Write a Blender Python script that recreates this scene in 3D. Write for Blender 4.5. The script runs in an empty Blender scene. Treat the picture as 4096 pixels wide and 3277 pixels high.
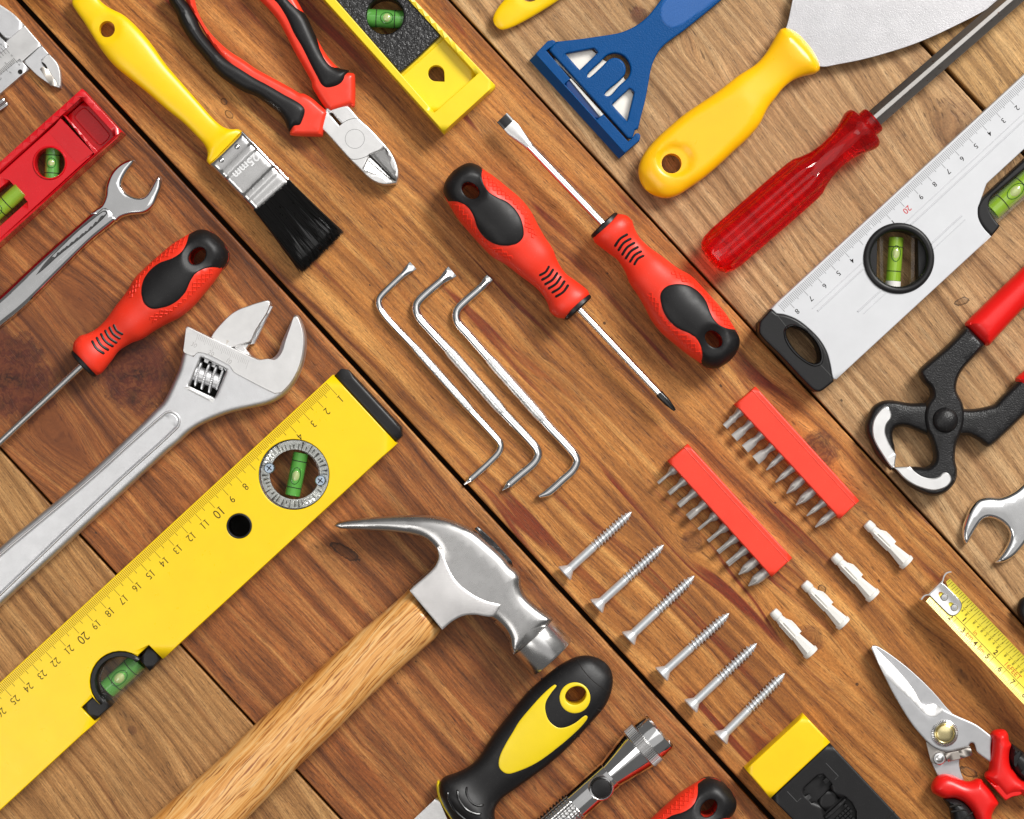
import bpy, bmesh, math, random
import numpy as np
from mathutils import Vector, Matrix
from mathutils.geometry import delaunay_2d_cdt

R = math.radians
random.seed(7)
rng = np.random.default_rng(7)
C = bpy.context.scene.collection
SC = bpy.context.scene

# ---------------------------------------------------------------- scale, camera, light
K = 0.0001358          # metres per unit of the plan (the yellow ruler gives 73.8 units to the centimetre)
D = 11000.0            # camera height over the boards, in plan units
CX, CY = 2048.0, 1638.5

cam_d = bpy.data.cameras.new('camera')
cam_d.sensor_width = 36.0
cam_d.lens = 36.0 * D / 4096.0
cam_d.clip_start, cam_d.clip_end = 0.05, 50.0
cam = bpy.data.objects.new('camera', cam_d)
C.objects.link(cam)
cam.location = (0, 0, D * K)
SC.camera = cam

SC.world = bpy.data.worlds.new('World')
SC.world.use_nodes = True
_bg = SC.world.node_tree.nodes['Background']
_bg.inputs[0].default_value = (1.0, 0.98, 0.96, 1)
_bg.inputs[1].default_value = 0.13


def area_light(name, loc, target, sx, sy, power, col=(1, 1, 1)):
    l = bpy.data.lights.new(name, 'AREA')
    l.shape = 'RECTANGLE'
    l.size, l.size_y = sx, sy
    l.energy = power
    l.color = col
    o = bpy.data.objects.new(name, l)
    C.objects.link(o)
    o.location = loc
    d = Vector(target) - Vector(loc)
    o.rotation_euler = d.to_track_quat('-Z', 'Y').to_euler()
    return o


area_light('key_softbox', (1.95, 2.15, 2.7), (0.0, 0.0, 0), 1.25, 1.25, 178.0, (1, 0.985, 0.955))
area_light('overhead_softbox', (0.52, 0.66, 1.95), (0.52, 0.66, 0), 1.35, 1.5, 5.8, (1, 0.99, 0.98))
area_light('ceiling_bounce', (0.0, 0.1, 2.05), (0.0, 0.1, 0), 2.7, 2.7, 8.6, (1, 0.985, 0.97))
area_light('fill_softbox', (-0.66, -0.46, 1.28), (-0.1, -0.08, 0), 0.62, 0.62, 3.2, (1, 0.98, 0.95))

SC.view_settings.view_transform = 'Standard'
SC.view_settings.look = 'None'
SC.view_settings.gamma = 1.0
SC.view_settings.exposure = 0.0
SC.cycles.max_bounces = 10
SC.cycles.transmission_bounces = 10
SC.cycles.caustics_refractive = True
SC.cycles.blur_glossy = 0.6
SC.cycles.sample_clamp_indirect = 4.0

# ---------------------------------------------------------------- plan coordinates
F = 1024.0 / 2154.0
ROW = (0, 820, 1640, 2457)


def T(c, r, *pts):
    return [(c * 1024 + p[0] * F, ROW[r] + p[1] * F) + tuple(p[2:]) for p in pts]


def G(*pts):
    k = 4096 / 2156.0
    return [(p[0] * k, p[1] * k) + tuple(p[2:]) for p in pts]


def smooth(pts, step=8.0, closed=True):
    """Catmull-Rom through the points; a third element marks a sharp corner."""
    n = len(pts)
    P = np.array([p[:2] for p in pts], float)
    cor = [len(p) > 2 and bool(p[2]) for p in pts]
    out = []
    rngi = range(n) if closed else range(n - 1)
    for i in rngi:
        j = (i + 1) % n
        p0, p1 = P[i], P[j]
        L = np.linalg.norm(p1 - p0)
        if L < 1e-6:
            continue

        def tang(a):
            if cor[a] or (not closed and a in (0, n - 1)):
                return (p1 - p0) / L
            q, s = P[(a - 1) % n], P[(a + 1) % n]
            l1, l2 = np.linalg.norm(P[a] - q), np.linalg.norm(s - P[a])
            return (s - q) / max(l1 + l2, 1e-6)
        m0, m1 = tang(i) * L, tang(j) * L
        k = max(1, int(math.ceil(L / step)))
        for a in range(k):
            t = a / k
            h = (2 * t**3 - 3 * t**2 + 1) * p0 + (t**3 - 2 * t**2 + t) * m0 + (-2 * t**3 + 3 * t**2) * p1 + (t**3 - t**2) * m1
            out.append((h[0], h[1]))
    if not closed:
        out.append(tuple(P[-1]))
    return out


def sharp(pts):
    return [(p[0], p[1], 1) for p in pts]


def circle(cx, cy, rx, ry=None, ang=0.0, n=40):
    ry = rx if ry is None else ry
    ca, sa = math.cos(ang), math.sin(ang)
    return [(cx + rx * math.cos(t) * ca - ry * math.sin(t) * sa, cy + rx * math.cos(t) * sa + ry * math.sin(t) * ca)
            for t in [2 * math.pi * i / n for i in range(n)]]


def inpoly(P, poly):
    q = np.asarray(poly, float)
    x, y = P[:, 0:1], P[:, 1:2]
    x0, y0 = q[:, 0][None], q[:, 1][None]
    x1, y1 = np.roll(q[:, 0], -1)[None], np.roll(q[:, 1], -1)[None]
    c = ((y0 > y) != (y1 > y))
    with np.errstate(divide='ignore', invalid='ignore'):
        xi = (x1 - x0) * (y - y0) / np.where(y1 == y0, 1e-9, (y1 - y0)) + x0
    return (np.sum(c & (x < xi), axis=1) % 2) == 1


def pdist(P, poly):
    q = np.asarray(poly, float)
    a, b = q, np.roll(q, -1, axis=0)
    best = np.full(len(P), 1e9)
    for s in range(0, len(P), 4000):
        p = P[s:s + 4000]
        ab = b - a
        l2 = np.maximum((ab**2).sum(1), 1e-12)
        t = np.clip(((p[:, None] - a[None]) * ab[None]).sum(2) / l2[None], 0, 1)
        d = p[:, None] - (a[None] + t[..., None] * ab[None])
        best[s:s + 4000] = np.sqrt((d**2).sum(2)).min(1)
    return best


def resample(poly, step):
    out = []
    n = len(poly)
    for i in range(n):
        p, q = poly[i], poly[(i + 1) % n]
        L = math.hypot(q[0] - p[0], q[1] - p[1])
        if L < 1e-4:
            continue
        k = max(1, int(math.ceil(L / step)))
        for a in range(k):
            out.append((p[0] + (q[0] - p[0]) * a / k, p[1] + (q[1] - p[1]) * a / k))
    return out


class MB:
    """verts in plan coordinates (x, y, z) plus the height at which the plan was measured"""

    def __init__(self):
        self.v, self.f = [], []

    def add(self, verts, faces):
        b = len(self.v)
        self.v += [tuple(map(float, p)) for p in verts]
        self.f += [tuple(i + b for i in fc) for fc in faces]
        return self

    def join(self, o):
        return self.add(o.v, o.f)


ZR = [0.0]      # height of the silhouette that was measured in the plan


def W(x, y, z, zr=None):
    s = 1 - (ZR[0] if zr is None else zr) / D
    return ((x - CX) * s * K, (CY - y) * s * K, z * K)


def relief(out, h, holes=(), zb=0.0, mirror=None, mk=1.0, step=30.0, insets=(), grid=None, bottom=False):
    """a solid over a plan outline whose top is the height field h(x, y, d_outline, d_holes)"""
    rings = [resample(list(map(lambda p: p[:2], out)), step)] + [resample([p[:2] for p in q], step) for q in holes]
    pts, edges = [], []
    for rg in rings:
        b = len(pts)
        pts += rg
        edges += [(b + i, b + (i + 1) % len(rg)) for i in range(len(rg))]
    nb = len(pts)
    extra = []
    for e in insets:
        for rg, sg in zip(rings, [1] + [-1] * len(holes)):
            q = np.array(rg)
            area = 0.5 * np.sum(q[:, 0] * np.roll(q[:, 1], -1) - np.roll(q[:, 0], -1) * q[:, 1])
            tg = np.roll(q, -1, 0) - np.roll(q, 1, 0)
            tg /= np.maximum(np.linalg.norm(tg, axis=1), 1e-9)[:, None]
            nrm = np.stack([-tg[:, 1], tg[:, 0]], 1) * (1 if area > 0 else -1) * sg
            c = q + nrm * e
            extra.append((c, e))
    allp = []

    def inside(c):
        m = inpoly(c, rings[0])
        for rg in rings[1:]:
            m &= ~inpoly(c, rg)
        return m

    def dall(c):
        d = pdist(c, rings[0])
        for rg in rings[1:]:
            d = np.minimum(d, pdist(c, rg))
        return d
    for c, e in extra:
        m = inside(c) & (dall(c) > 0.93 * e)
        allp.append(c[m])
    if grid:
        q = np.array(rings[0])
        mn, mx = q.min(0), q.max(0)
        xs = np.arange(mn[0], mx[0], grid)
        ys = np.arange(mn[1], mx[1], grid * 0.87)
        gx, gy = np.meshgrid(xs, ys)
        gx[1::2] += grid * 0.5
        c = np.stack([gx.ravel(), gy.ravel()], 1)
        m = inside(c)
        c = c[m]
        if len(c):
            lim = (max(insets) if insets else 0) + 0.45 * grid
            c = c[dall(c) > lim]
            allp.append(c)
    P = np.concatenate([np.array(pts)] + allp) if allp else np.array(pts)
    vo, eo, fo, _, _, _ = delaunay_2d_cdt([Vector(p) for p in P], edges, [], 0, 1e-3)
    V = np.array([(v.x, v.y) for v in vo])
    faces = [tuple(f) for f in fo]
    cen = np.array([V[list(f)].mean(0) for f in faces])
    keep = inside(cen)
    faces = [f for f, k in zip(faces, keep) if k]
    do = pdist(V, rings[0])
    dh = np.full(len(V), 1e6)
    for rg in rings[1:]:
        dh = np.minimum(dh, pdist(V, rg))
    z = np.asarray(h(V[:, 0], V[:, 1], do, dh), float) * np.ones(len(V))
    fixed = []
    for f in faces:
        a = sum(V[f[i]][0] * V[f[(i + 1) % len(f)]][1] - V[f[(i + 1) % len(f)]][0] * V[f[i]][1] for i in range(len(f)))
        fixed.append(f if a < 0 else tuple(reversed(f)))   # y runs down in the plan
    mb = MB()
    n = len(V)
    top = [(V[i, 0], V[i, 1], z[i]) for i in range(n)]
    if mirror is not None:
        bz = mirror - (z - mirror) * mk
    else:
        bz = np.full(n, zb)
    bot = [(V[i, 0], V[i, 1], min(bz[i], z[i])) for i in range(n)]
    cnt = {}
    for f in fixed:
        for i in range(len(f)):
            e = (f[i], f[(i + 1) % len(f)])
            cnt[e] = cnt.get(e, 0) + 1
    fs = list(fixed)
    for (a, b) in cnt:
        if (b, a) not in cnt:
            fs.append((b, a, a + n, b + n))
    if mirror is not None or bottom:
        fs += [tuple(i + n for i in reversed(f)) for f in fixed]
    return mb.add(top + bot, fs)


def edge_prof(z1, b, bh=None):
    bh = b if bh is None else bh

    def h(x, y, do, dh):
        d = np.minimum(do, dh)
        t = np.clip(d / b, 0, 1)
        return z1 - bh * (1 - np.sqrt(np.clip(1 - (1 - t)**2, 0, 1)))
    return h


def prism(out, z0, z1, bevel=3.0, holes=(), bh=None, step=40.0, bottom=False):
    if bevel <= 0:
        return relief(out, lambda x, y, a, b: z1, holes, z0, step=step, bottom=bottom)
    return relief(out, edge_prof(z1, bevel, bh), holes, z0, step=step, bottom=bottom,
                  insets=(bevel * .08, bevel * .3, bevel * .65, bevel, bevel * 1.25))


def pillow(out, zc, hgt, b, holes=(), mirror=True, grid=None, step=14.0, hole_b=None):
    """rounded bar: height rises from zc at the outline to zc + hgt at distance b"""
    def h(x, y, do, dh):
        t = np.clip(do / b, 0, 1)
        z = zc + hgt * np.sqrt(np.clip(1 - (1 - t)**2, 0, 1))
        if hole_b:
            u = np.clip(dh / hole_b, 0, 1)
            z = z - hole_b * .6 * (1 - np.sqrt(1 - (1 - u)**2))
        return z
    return relief(out, h, holes, 0, mirror=zc if mirror else None, step=step,
                  insets=tuple(b * k for k in (.03, .1, .22, .4, .62, .85)), grid=grid or b * .5)


def round_h(out, A, B, zc, ratio=1.0, p=2.0, sm=5):
    """height of a turned handle whose plan is the outline and whose axis runs A to B"""
    A, B = np.array(A[:2], float), np.array(B[:2], float)
    u = (B - A) / np.linalg.norm(B - A)
    v = np.array([-u[1], u[0]])
    q = np.array([p_[:2] for p_ in resample(out, 4.0)]) - A
    s, t = q @ u, q @ v
    N = 260
    ss = np.linspace(s.min(), s.max(), N)
    lo, hi = np.full(N, 1e9), np.full(N, -1e9)
    s2, t2 = np.roll(s, -1), np.roll(t, -1)
    for i in range(len(s)):
        a, b = sorted((s[i], s2[i]))
        k0, k1 = np.searchsorted(ss, a - 1e-6), np.searchsorted(ss, b + 1e-6)
        for k in range(k0, k1):
            w = 0 if abs(s2[i] - s[i]) < 1e-9 else (ss[k] - s[i]) / (s2[i] - s[i])
            tt = t[i] + (t2[i] - t[i]) * w
            lo[k], hi[k] = min(lo[k], tt), max(hi[k], tt)
    bad = lo > hi
    lo[bad], hi[bad] = 0, 0
    c, w = (lo + hi) / 2, np.maximum((hi - lo) / 2, 0.0)
    ker = np.ones(sm) / sm
    ws = np.convolve(np.pad(w, sm // 2, mode='edge'), ker, 'valid')

    def h(x, y, do=None, dh=None):
        d = np.stack([np.asarray(x, float) - A[0], np.asarray(y, float) - A[1]], -1)
        s_, t_ = d @ u, d @ v
        cc, ww, wr = np.interp(s_, ss, c), np.interp(s_, ss, w), np.interp(s_, ss, ws)
        r = np.clip(np.abs(t_ - cc) / np.maximum(ww, 1e-6), 0, 1)
        return zc + ratio * wr * np.power(np.clip(1 - r**p, 0, 1), 1.0 / p)
    return h


RND = (0.4, 1.5, 4, 8, 14, 22, 32)


def tube(path, rad, n=16, caps=True, prof=None, tw=0.0):
    """swept tube along (x, y, z) points; rad a number or a list; prof(theta, i) multiplies the radius"""
    P = [Vector((p[0], -p[1], p[2])) for p in path]
    m = len(P)
    rad = [rad] * m if not hasattr(rad, '__len__') else rad
    mb = MB()
    vs, fs = [], []
    tan = []
    for i in range(m):
        a = P[max(i - 1, 0)]
        b = P[min(i + 1, m - 1)]
        d = (b - a)
        tan.append(d.normalized() if d.length > 1e-9 else Vector((1, 0, 0)))
    up = Vector((0, 0, 1))
    if abs(tan[0].dot(up)) > .95:
        up = Vector((0, 1, 0))
    nrm = (up - tan[0] * up.dot(tan[0])).normalized()
    for i in range(m):
        nrm = (nrm - tan[i] * nrm.dot(tan[i])).normalized()
        bi = tan[i].cross(nrm)
        for k in range(n):
            th = 2 * math.pi * k / n + tw
            r = rad[i]
            if prof:
                k_ = prof(th, i)
                r = (r * k_[0], r * k_[1]) if isinstance(k_, tuple) else r * k_
            if isinstance(r, tuple):
                q = P[i] + nrm * (r[1] * math.cos(th)) + bi * (r[0] * math.sin(th))
            else:
                q = P[i] + nrm * (r * math.cos(th)) + bi * (r * math.sin(th))
            vs.append((q.x, -q.y, q.z))
    for i in range(m - 1):
        for k in range(n):
            k2 = (k + 1) % n
            fs.append((i * n + k, i * n + k2, (i + 1) * n + k2, (i + 1) * n + k))
    if caps:
        fs.append(tuple(reversed(range(n))))
        fs.append(tuple((m - 1) * n + k for k in range(n)))
    return mb.add(vs, fs)


def disc_up(cx, cy, prof, n=32):
    """a turned knob standing upright: prof = [(radius, z), ...] from outside bottom to the centre"""
    mb = MB()
    vs, fs = [], []
    for r, z in prof:
        for k in range(n):
            t = 2 * math.pi * k / n
            vs.append((cx + r * math.cos(t), cy - r * math.sin(t), z))
    for i in range(len(prof) - 1):
        for k in range(n):
            k2 = (k + 1) % n
            fs.append((i * n + k, i * n + k2, (i + 1) * n + k2, (i + 1) * n + k))
    if prof[-1][0] > 1e-6:
        fs.append(tuple((len(prof) - 1) * n + k for k in range(n)))
    return mb.add(vs, fs)


def ellipsoid(cx, cy, cz, a, b, c, ang=0.0, n=18, m=10):
    mb = MB()
    vs, fs = [], []
    ca, sa = math.cos(ang), math.sin(ang)
    for i in range(m + 1):
        ph = math.pi * i / m
        for k in range(n):
            t = 2 * math.pi * k / n
            x, y = a * math.sin(ph) * math.cos(t), b * math.sin(ph) * math.sin(t)
            vs.append((cx + x * ca - y * sa, cy + x * sa + y * ca, cz + c * math.cos(ph)))
    for i in range(m):
        for k in range(n):
            k2 = (k + 1) % n
            fs.append((i * n + k, (i + 1) * n + k, (i + 1) * n + k2, i * n + k2))
    return mb.add(vs, fs)


def bars(lst, z, mb=None):
    """flat printed strokes (x0, y0, x1, y1, width); z a number or a function"""
    mb = mb or MB()
    for x0, y0, x1, y1, w in lst:
        dx, dy = x1 - x0, y1 - y0
        L = math.hypot(dx, dy)
        nx, ny = -dy / L * w / 2, dx / L * w / 2
        q = [(x0 + nx, y0 + ny), (x1 + nx, y1 + ny), (x1 - nx, y1 - ny), (x0 - nx, y0 - ny)]
        mb.add([(a, b, z(a, b) if callable(z) else z) for a, b in q], [(0, 1, 2, 3)])
    return mb


_tc = {}


def glyphs(body, bold=0.0):
    key = (body, bold)
    if key not in _tc:
        cu = bpy.data.curves.new('lettering', 'FONT')
        cu.body = body
        cu.align_x = 'CENTER'
        cu.resolution_u = 3
        cu.offset = bold
        o = bpy.data.objects.new('lettering', cu)
        C.objects.link(o)
        dg = bpy.context.evaluated_depsgraph_get()
        me = bpy.data.meshes.new_from_object(o.evaluated_get(dg))
        vs = [tuple(v.co) for v in me.vertices]
        fs = [tuple(p.vertices) for p in me.polygons]
        bpy.data.objects.remove(o)
        bpy.data.curves.remove(cu)
        bpy.data.meshes.remove(me)
        ys = [v[1] for v in vs]
        mid = (min(ys) + max(ys)) / 2
        hh = max(ys) - min(ys)
        _tc[key] = ([(v[0] / hh, (v[1] - mid) / hh) for v in vs], fs)
    return _tc[key]


def text(body, cx, cy, size, ux, uy, z, mb=None, bold=0.0, sx=1.0):
    """lettering of cap height size, centred at (cx, cy), reading along (ux, uy)"""
    mb = mb or MB()
    vs, fs = glyphs(body, bold)
    L = math.hypot(ux, uy)
    ux, uy = ux / L, uy / L
    vx, vy = uy, -ux        # up direction of the letters (y runs down)
    out = []
    for a, b in vs:
        x, y = cx + size * (a * sx * ux + b * vx), cy + size * (a * sx * uy + b * vy)
        out.append((x, y, z(x, y) if callable(z) else z))
    return mb.add(out, fs)


# ---------------------------------------------------------------- objects
ORG = {}


def thing(name, label, cat, at, group=None):
    o = bpy.data.objects.new(name, None)
    C.objects.link(o)
    o.empty_display_size = 0.01
    o.location = Vector(W(at[0], at[1], 0))
    o['label'], o['category'] = label, cat
    if group:
        o['group'] = group
    ORG[o.name] = Vector(o.location)
    return o


def to_mesh(name, mb, org, sharp_deg=32.0, zr=None, doubles=True, flat=False):
    me = bpy.data.meshes.new(name)
    me.from_pydata([Vector(W(*p, zr)) - org for p in mb.v], [], mb.f)
    if doubles:
        bm = bmesh.new()
        bm.from_mesh(me)
        bmesh.ops.remove_doubles(bm, verts=bm.verts, dist=K * 0.02)
        bmesh.ops.dissolve_degenerate(bm, dist=K * 0.005, edges=bm.edges)
        bm.to_mesh(me)
        bm.free()
    if not flat:
        me.shade_smooth()
        me.set_sharp_from_angle(angle=R(sharp_deg))
    me.update()
    return me


def part(name, mb, m, parent, label=None, kind=None, sharp_deg=32.0, zr=None, flat=False, doubles=True):
    org = ORG[parent.name]
    me = to_mesh(name, mb, org, sharp_deg, zr, doubles, flat)
    me.materials.append(m)
    o = bpy.data.objects.new(name, me)
    C.objects.link(o)
    o.parent = parent
    ORG[o.name] = org
    if label:
        o['label'] = label
    if kind:
        o['kind'] = kind
    return o


def solo(name, mb, m, label, cat, at, group=None, sharp_deg=32.0, zr=None):
    loc = Vector(W(at[0], at[1], 0))
    me = to_mesh(name, mb, loc, sharp_deg, zr)
    me.materials.append(m)
    o = bpy.data.objects.new(name, me)
    C.objects.link(o)
    o.location = loc
    o['label'], o['category'] = label, cat
    if group:
        o['group'] = group
    return o


def copy_tree(o, parent=None):
    c = o.copy()
    C.objects.link(c)
    if parent is not None:
        c.parent = parent
    for ch in list(o.children):
        copy_tree(ch, c)
    return c


# ---------------------------------------------------------------- materials
def srgb(r, g, b):
    f = lambda c: (c / 255 / 12.92) if c / 255 <= 0.04045 else ((c / 255 + 0.055) / 1.055) ** 2.4
    return (f(r), f(g), f(b), 1)


class NT:
    def __init__(self, name):
        self.m = bpy.data.materials.new(name)
        self.m.use_nodes = True
        self.t = self.m.node_tree
        self.b = self.t.nodes['Principled BSDF']

    def n(self, typ, **kw):
        nd = self.t.nodes.new(typ)
        for k, v in kw.items():
            setattr(nd, k, v)
        return nd

    def lk(self, a, b):
        self.t.links.new(a, b)

    def put(self, sock, v):
        if isinstance(v, bpy.types.NodeSocket):
            self.lk(v, sock)
        else:
            sock.default_value = v

    def math(self, op, a, b=None, c=None, clamp=False):
        nd = self.n('ShaderNodeMath', operation=op)
        nd.use_clamp = clamp
        self.put(nd.inputs[0], a)
        if b is not None:
            self.put(nd.inputs[1], b)
        if c is not None:
            self.put(nd.inputs[2], c)
        return nd.outputs[0]

    def coord(self):
        return self.n('ShaderNodeTexCoord').outputs['Object']

    def mapping(self, vec, scale=(1, 1, 1), loc=(0, 0, 0), rot=(0, 0, 0)):
        nd = self.n('ShaderNodeMapping')
        self.lk(vec, nd.inputs[0])
        nd.inputs['Scale'].default_value = scale
        nd.inputs['Location'].default_value = loc
        nd.inputs['Rotation'].default_value = rot
        return nd.outputs[0]

    def noise(self, vec, scale, detail=2, rough=.5, dist=0.0):
        nd = self.n('ShaderNodeTexNoise')
        self.lk(vec, nd.inputs['Vector'])
        nd.inputs['Scale'].default_value = scale
        nd.inputs['Detail'].default_value = detail
        nd.inputs['Roughness'].default_value = rough
        nd.inputs['Distortion'].default_value = dist
        return nd.outputs['Fac']

    def ramp(self, fac, stops, interp='LINEAR'):
        nd = self.n('ShaderNodeValToRGB')
        nd.color_ramp.interpolation = interp
        el = nd.color_ramp.elements
        while len(el) > 1:
            el.remove(el[-1])
        el[0].position = stops[0][0]
        c = stops[0][1]
        el[0].color = c if hasattr(c, '__len__') else (c, c, c, 1)
        for p, c in stops[1:]:
            e = el.new(p)
            e.color = c if hasattr(c, '__len__') else (c, c, c, 1)
        self.lk(fac, nd.inputs[0])
        return nd.outputs[0]

    def mix(self, fac, a, b, mode='MIX'):
        nd = self.n('ShaderNodeMix', data_type='RGBA', blend_type=mode)
        self.put(nd.inputs[0], fac)
        self.put(nd.inputs[6], a)
        self.put(nd.inputs[7], b)
        return nd.outputs[2]

    def bump(self, height, strength, dist):
        nd = self.n('ShaderNodeBump')
        self.lk(height, nd.inputs['Height'])
        nd.inputs['Strength'].default_value = strength
        nd.inputs['Distance'].default_value = dist
        self.lk(nd.outputs[0], self.b.inputs['Normal'])
        return nd


def plastic(name, col, rough=.4, bump=0.0, bscale=2500.0, spec=.5, coat=0.0, vary=.022, sss=0.0, dust=0.0, bdist=.0002):
    t = NT(name)
    co = t.coord()
    nz = t.noise(co, 60, 4, .6)
    dark = tuple(c * (1 - vary * 2) for c in col[:3]) + (1,)
    lite = tuple(min(1, c * (1 + vary)) for c in col[:3]) + (1,)
    base = t.ramp(nz, [(.3, dark), (.7, lite)])
    if dust > 0:
        sp = t.noise(co, 2600, 1, .5)
        base = t.mix(t.ramp(sp, [(.70, 0), (.78, dust)]), base, (.55, .52, .48, 1))
    t.lk(base, t.b.inputs['Base Color'])
    r = t.noise(co, 220, 4, .65)
    t.lk(t.math('MULTIPLY_ADD', r, rough * .5, rough * .75), t.b.inputs['Roughness'])
    t.b.inputs['Specular IOR Level'].default_value = spec
    t.b.inputs['Coat Weight'].default_value = coat
    t.b.inputs['Coat Roughness'].default_value = .12
    if sss:
        t.b.inputs['Subsurface Weight'].default_value = sss
        t.b.inputs['Subsurface Radius'].default_value = (.003, .002, .001)
    if bump:
        t.bump(t.noise(co, bscale, 2, .5), bump, bdist)
    return t.m


def metal(name, col, rough=.25, ang=None, brush=.0, spots=0.0, scr=.0, rust=0.0, bump=0.0, bscale=1500, metallic=1.0):
    t = NT(name)
    co = t.coord()
    base = t.mix(t.noise(co, 90, 5, .65), tuple(c * .82 for c in col[:3]) + (1,), tuple(min(1, c * 1.08) for c in col[:3]) + (1,))
    if spots:
        s = t.ramp(t.noise(co, 1400, 2, .6), [(.64, 0), (.74, spots)])
        base = t.mix(s, base, (.06, .05, .045, 1))
    if rust:
        s = t.ramp(t.noise(co, 420, 3, .6), [(.64, 0), (.70, rust)])
        base = t.mix(s, base, (.16, .055, .02, 1))
    t.lk(base, t.b.inputs['Base Color'])
    t.b.inputs['Metallic'].default_value = metallic
    rr = t.noise(co, 140, 5, .7)
    rsock = t.math('MULTIPLY_ADD', rr, rough * .6, rough * .7)
    if scr:
        w = t.noise(t.mapping(co, (300, 5200, 1), rot=(0, 0, R(37))), 1.0, 3, .6)
        w2 = t.noise(t.mapping(co, (4800, 260, 1), rot=(0, 0, R(-12))), 1.0, 3, .6)
        k = t.math('MAXIMUM', t.ramp(w, [(.68, 0), (.74, 1)]), t.ramp(w2, [(.70, 0), (.76, 1)]))
        rsock = t.math('ADD', rsock, t.math('MULTIPLY', k, scr))
    t.lk(rsock, t.b.inputs['Roughness'])
    if brush:
        h = t.noise(t.mapping(co, (90, 6500, 90), rot=(0, 0, ang or 0)), 1.0, 3, .7)
        t.bump(h, brush, .0002)
    elif bump:
        t.bump(t.noise(co, bscale, 3, .55), bump, .0002)
    return t.m


def clear(name, col, trans=1.0, rough=.05, ior=1.45, spec=.5):
    t = NT(name)
    t.b.inputs['Base Color'].default_value = col
    t.b.inputs['Transmission Weight'].default_value = trans
    co = t.coord()
    t.lk(t.math('MULTIPLY_ADD', t.noise(co, 300, 3), rough, rough * .5), t.b.inputs['Roughness'])
    t.b.inputs['IOR'].default_value = ior
    return t.m


def ink(name, col, rough=.6):
    t = NT(name)
    t.b.inputs['Base Color'].default_value = col
    t.b.inputs['Roughness'].default_value = rough
    t.b.inputs['Specular IOR Level'].default_value = .2
    return t.m


M = {}
M['yellow'] = plastic('yellow_plastic', srgb(248, 204, 4), .33, sss=.05)
M['yellow_paint'] = plastic('yellow_lacquer', srgb(246, 206, 8), .30, bump=.03, bscale=900)
M['yellow_warm'] = plastic('warm_yellow_plastic', srgb(252, 190, 8), .30, sss=.05)
M['lemon'] = plastic('lemon_plastic', srgb(240, 210, 26), .36, bump=.06, bscale=1800)
M['red'] = plastic('red_plastic', srgb(205, 16, 28), .26, coat=.25)
M['orange_red'] = plastic('orange_red_rubber', srgb(238, 52, 26), .46, bump=.08, dust=.22)
M['coral'] = plastic('coral_red_plastic', srgb(243, 62, 38), .36, bump=.05, dust=.14, vary=.07)
M['sleeve_red'] = plastic('red_dipped_sleeve', srgb(226, 24, 20), .34, bump=.08, bscale=700)
M['black_rubber'] = plastic('black_rubber', srgb(22, 21, 22), .44, bump=.16, dust=.10, spec=.34)
M['black_plastic'] = plastic('black_plastic', srgb(22, 21, 22), .40, bump=.14, dust=.08, spec=.36)
M['black_leather'] = plastic('pebbled_black_plastic', srgb(34, 33, 34), .34, bump=.9, bscale=620, bdist=.0012)
M['black_cast'] = plastic('black_cast_iron', srgb(24, 23, 24), .36, bump=.6, bscale=1300, bdist=.0004, dust=.12, spec=.4)
M['black_gloss'] = plastic('black_burnished_steel', srgb(22, 21, 22), .25)
M['blue'] = plastic('blue_plastic', srgb(0, 72, 132), .42, bump=.5, bscale=1300, bdist=.0004, spec=.2)
M['white'] = plastic('white_nylon', srgb(226, 224, 218), .42, bump=.06)
M['chrome'] = metal('chrome', (.86, .86, .86, 1), .10, scr=.06)
M['chrome_soft'] = metal('satin_chrome', (.80, .79, .78, 1), .22, scr=.08)
M['steel'] = metal('brushed_steel', (.78, .77, .76, 1), .30, ang=R(50), brush=.25, scr=.1)
M['steel_pale'] = metal('pale_satin_steel', (.80, .79, .78, 1), .42, bump=.10, bscale=3000)
M['steel_grain'] = metal('sparkling_blade_steel', (.47, .46, .47, 1), .36, bump=.5, bscale=1700, spots=.25)
M['steel_dark'] = metal('dark_bit_steel', (.58, .55, .52, 1), .40, ang=R(48), brush=.2, metallic=.65)
M['steel_rust'] = metal('tarnished_steel', (.42, .40, .38, 1), .34, rust=.8, spots=.3)
M['zinc'] = metal('bright_zinc', (.80, .82, .84, 1), .36, bump=.12, bscale=900, metallic=.62)
M['knurled'] = metal('knurled_chrome', (.88, .88, .87, 1), .30, bump=1.0, bscale=950)
M['zinc_blue'] = metal('blue_zinc', (.55, .66, .78, 1), .28)
M['alu'] = metal('pale_cast_alloy', (.72, .72, .73, 1), .46, bump=.22, bscale=2600, spots=.12)
M['alu_white'] = plastic('anodised_pale_alloy', srgb(206, 207, 210), .32, bump=.02, spec=.5)
M['matte_blade'] = metal('matte_blade_steel', (.56, .56, .57, 1), .48, bump=.08, bscale=3000)
M['hammer'] = metal('worn_hammer_steel', (.56, .55, .54, 1), .28, scr=.14, spots=.12)
M['poll'] = metal('polished_hammer_face', (.74, .73, .72, 1), .24, scr=.2)
M['brass'] = metal('pale_brass', (.80, .68, .36, 1), .24, scr=.2)
M['ink'] = ink('black_print', (.012, .011, .010, 1))
M['ink_soft'] = ink('grey_print', (.10, .10, .10, 1))
M['ink_red'] = ink('red_print', (.55, .03, .03, 1))
M['ink_brown'] = ink('brown_print', (.10, .055, .012, 1))
M['ink_orange'] = ink('orange_print', (.55, .12, .02, 1))
M['bristle'] = plastic('black_bristle', srgb(17, 16, 16), .30, spec=.6)


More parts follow.
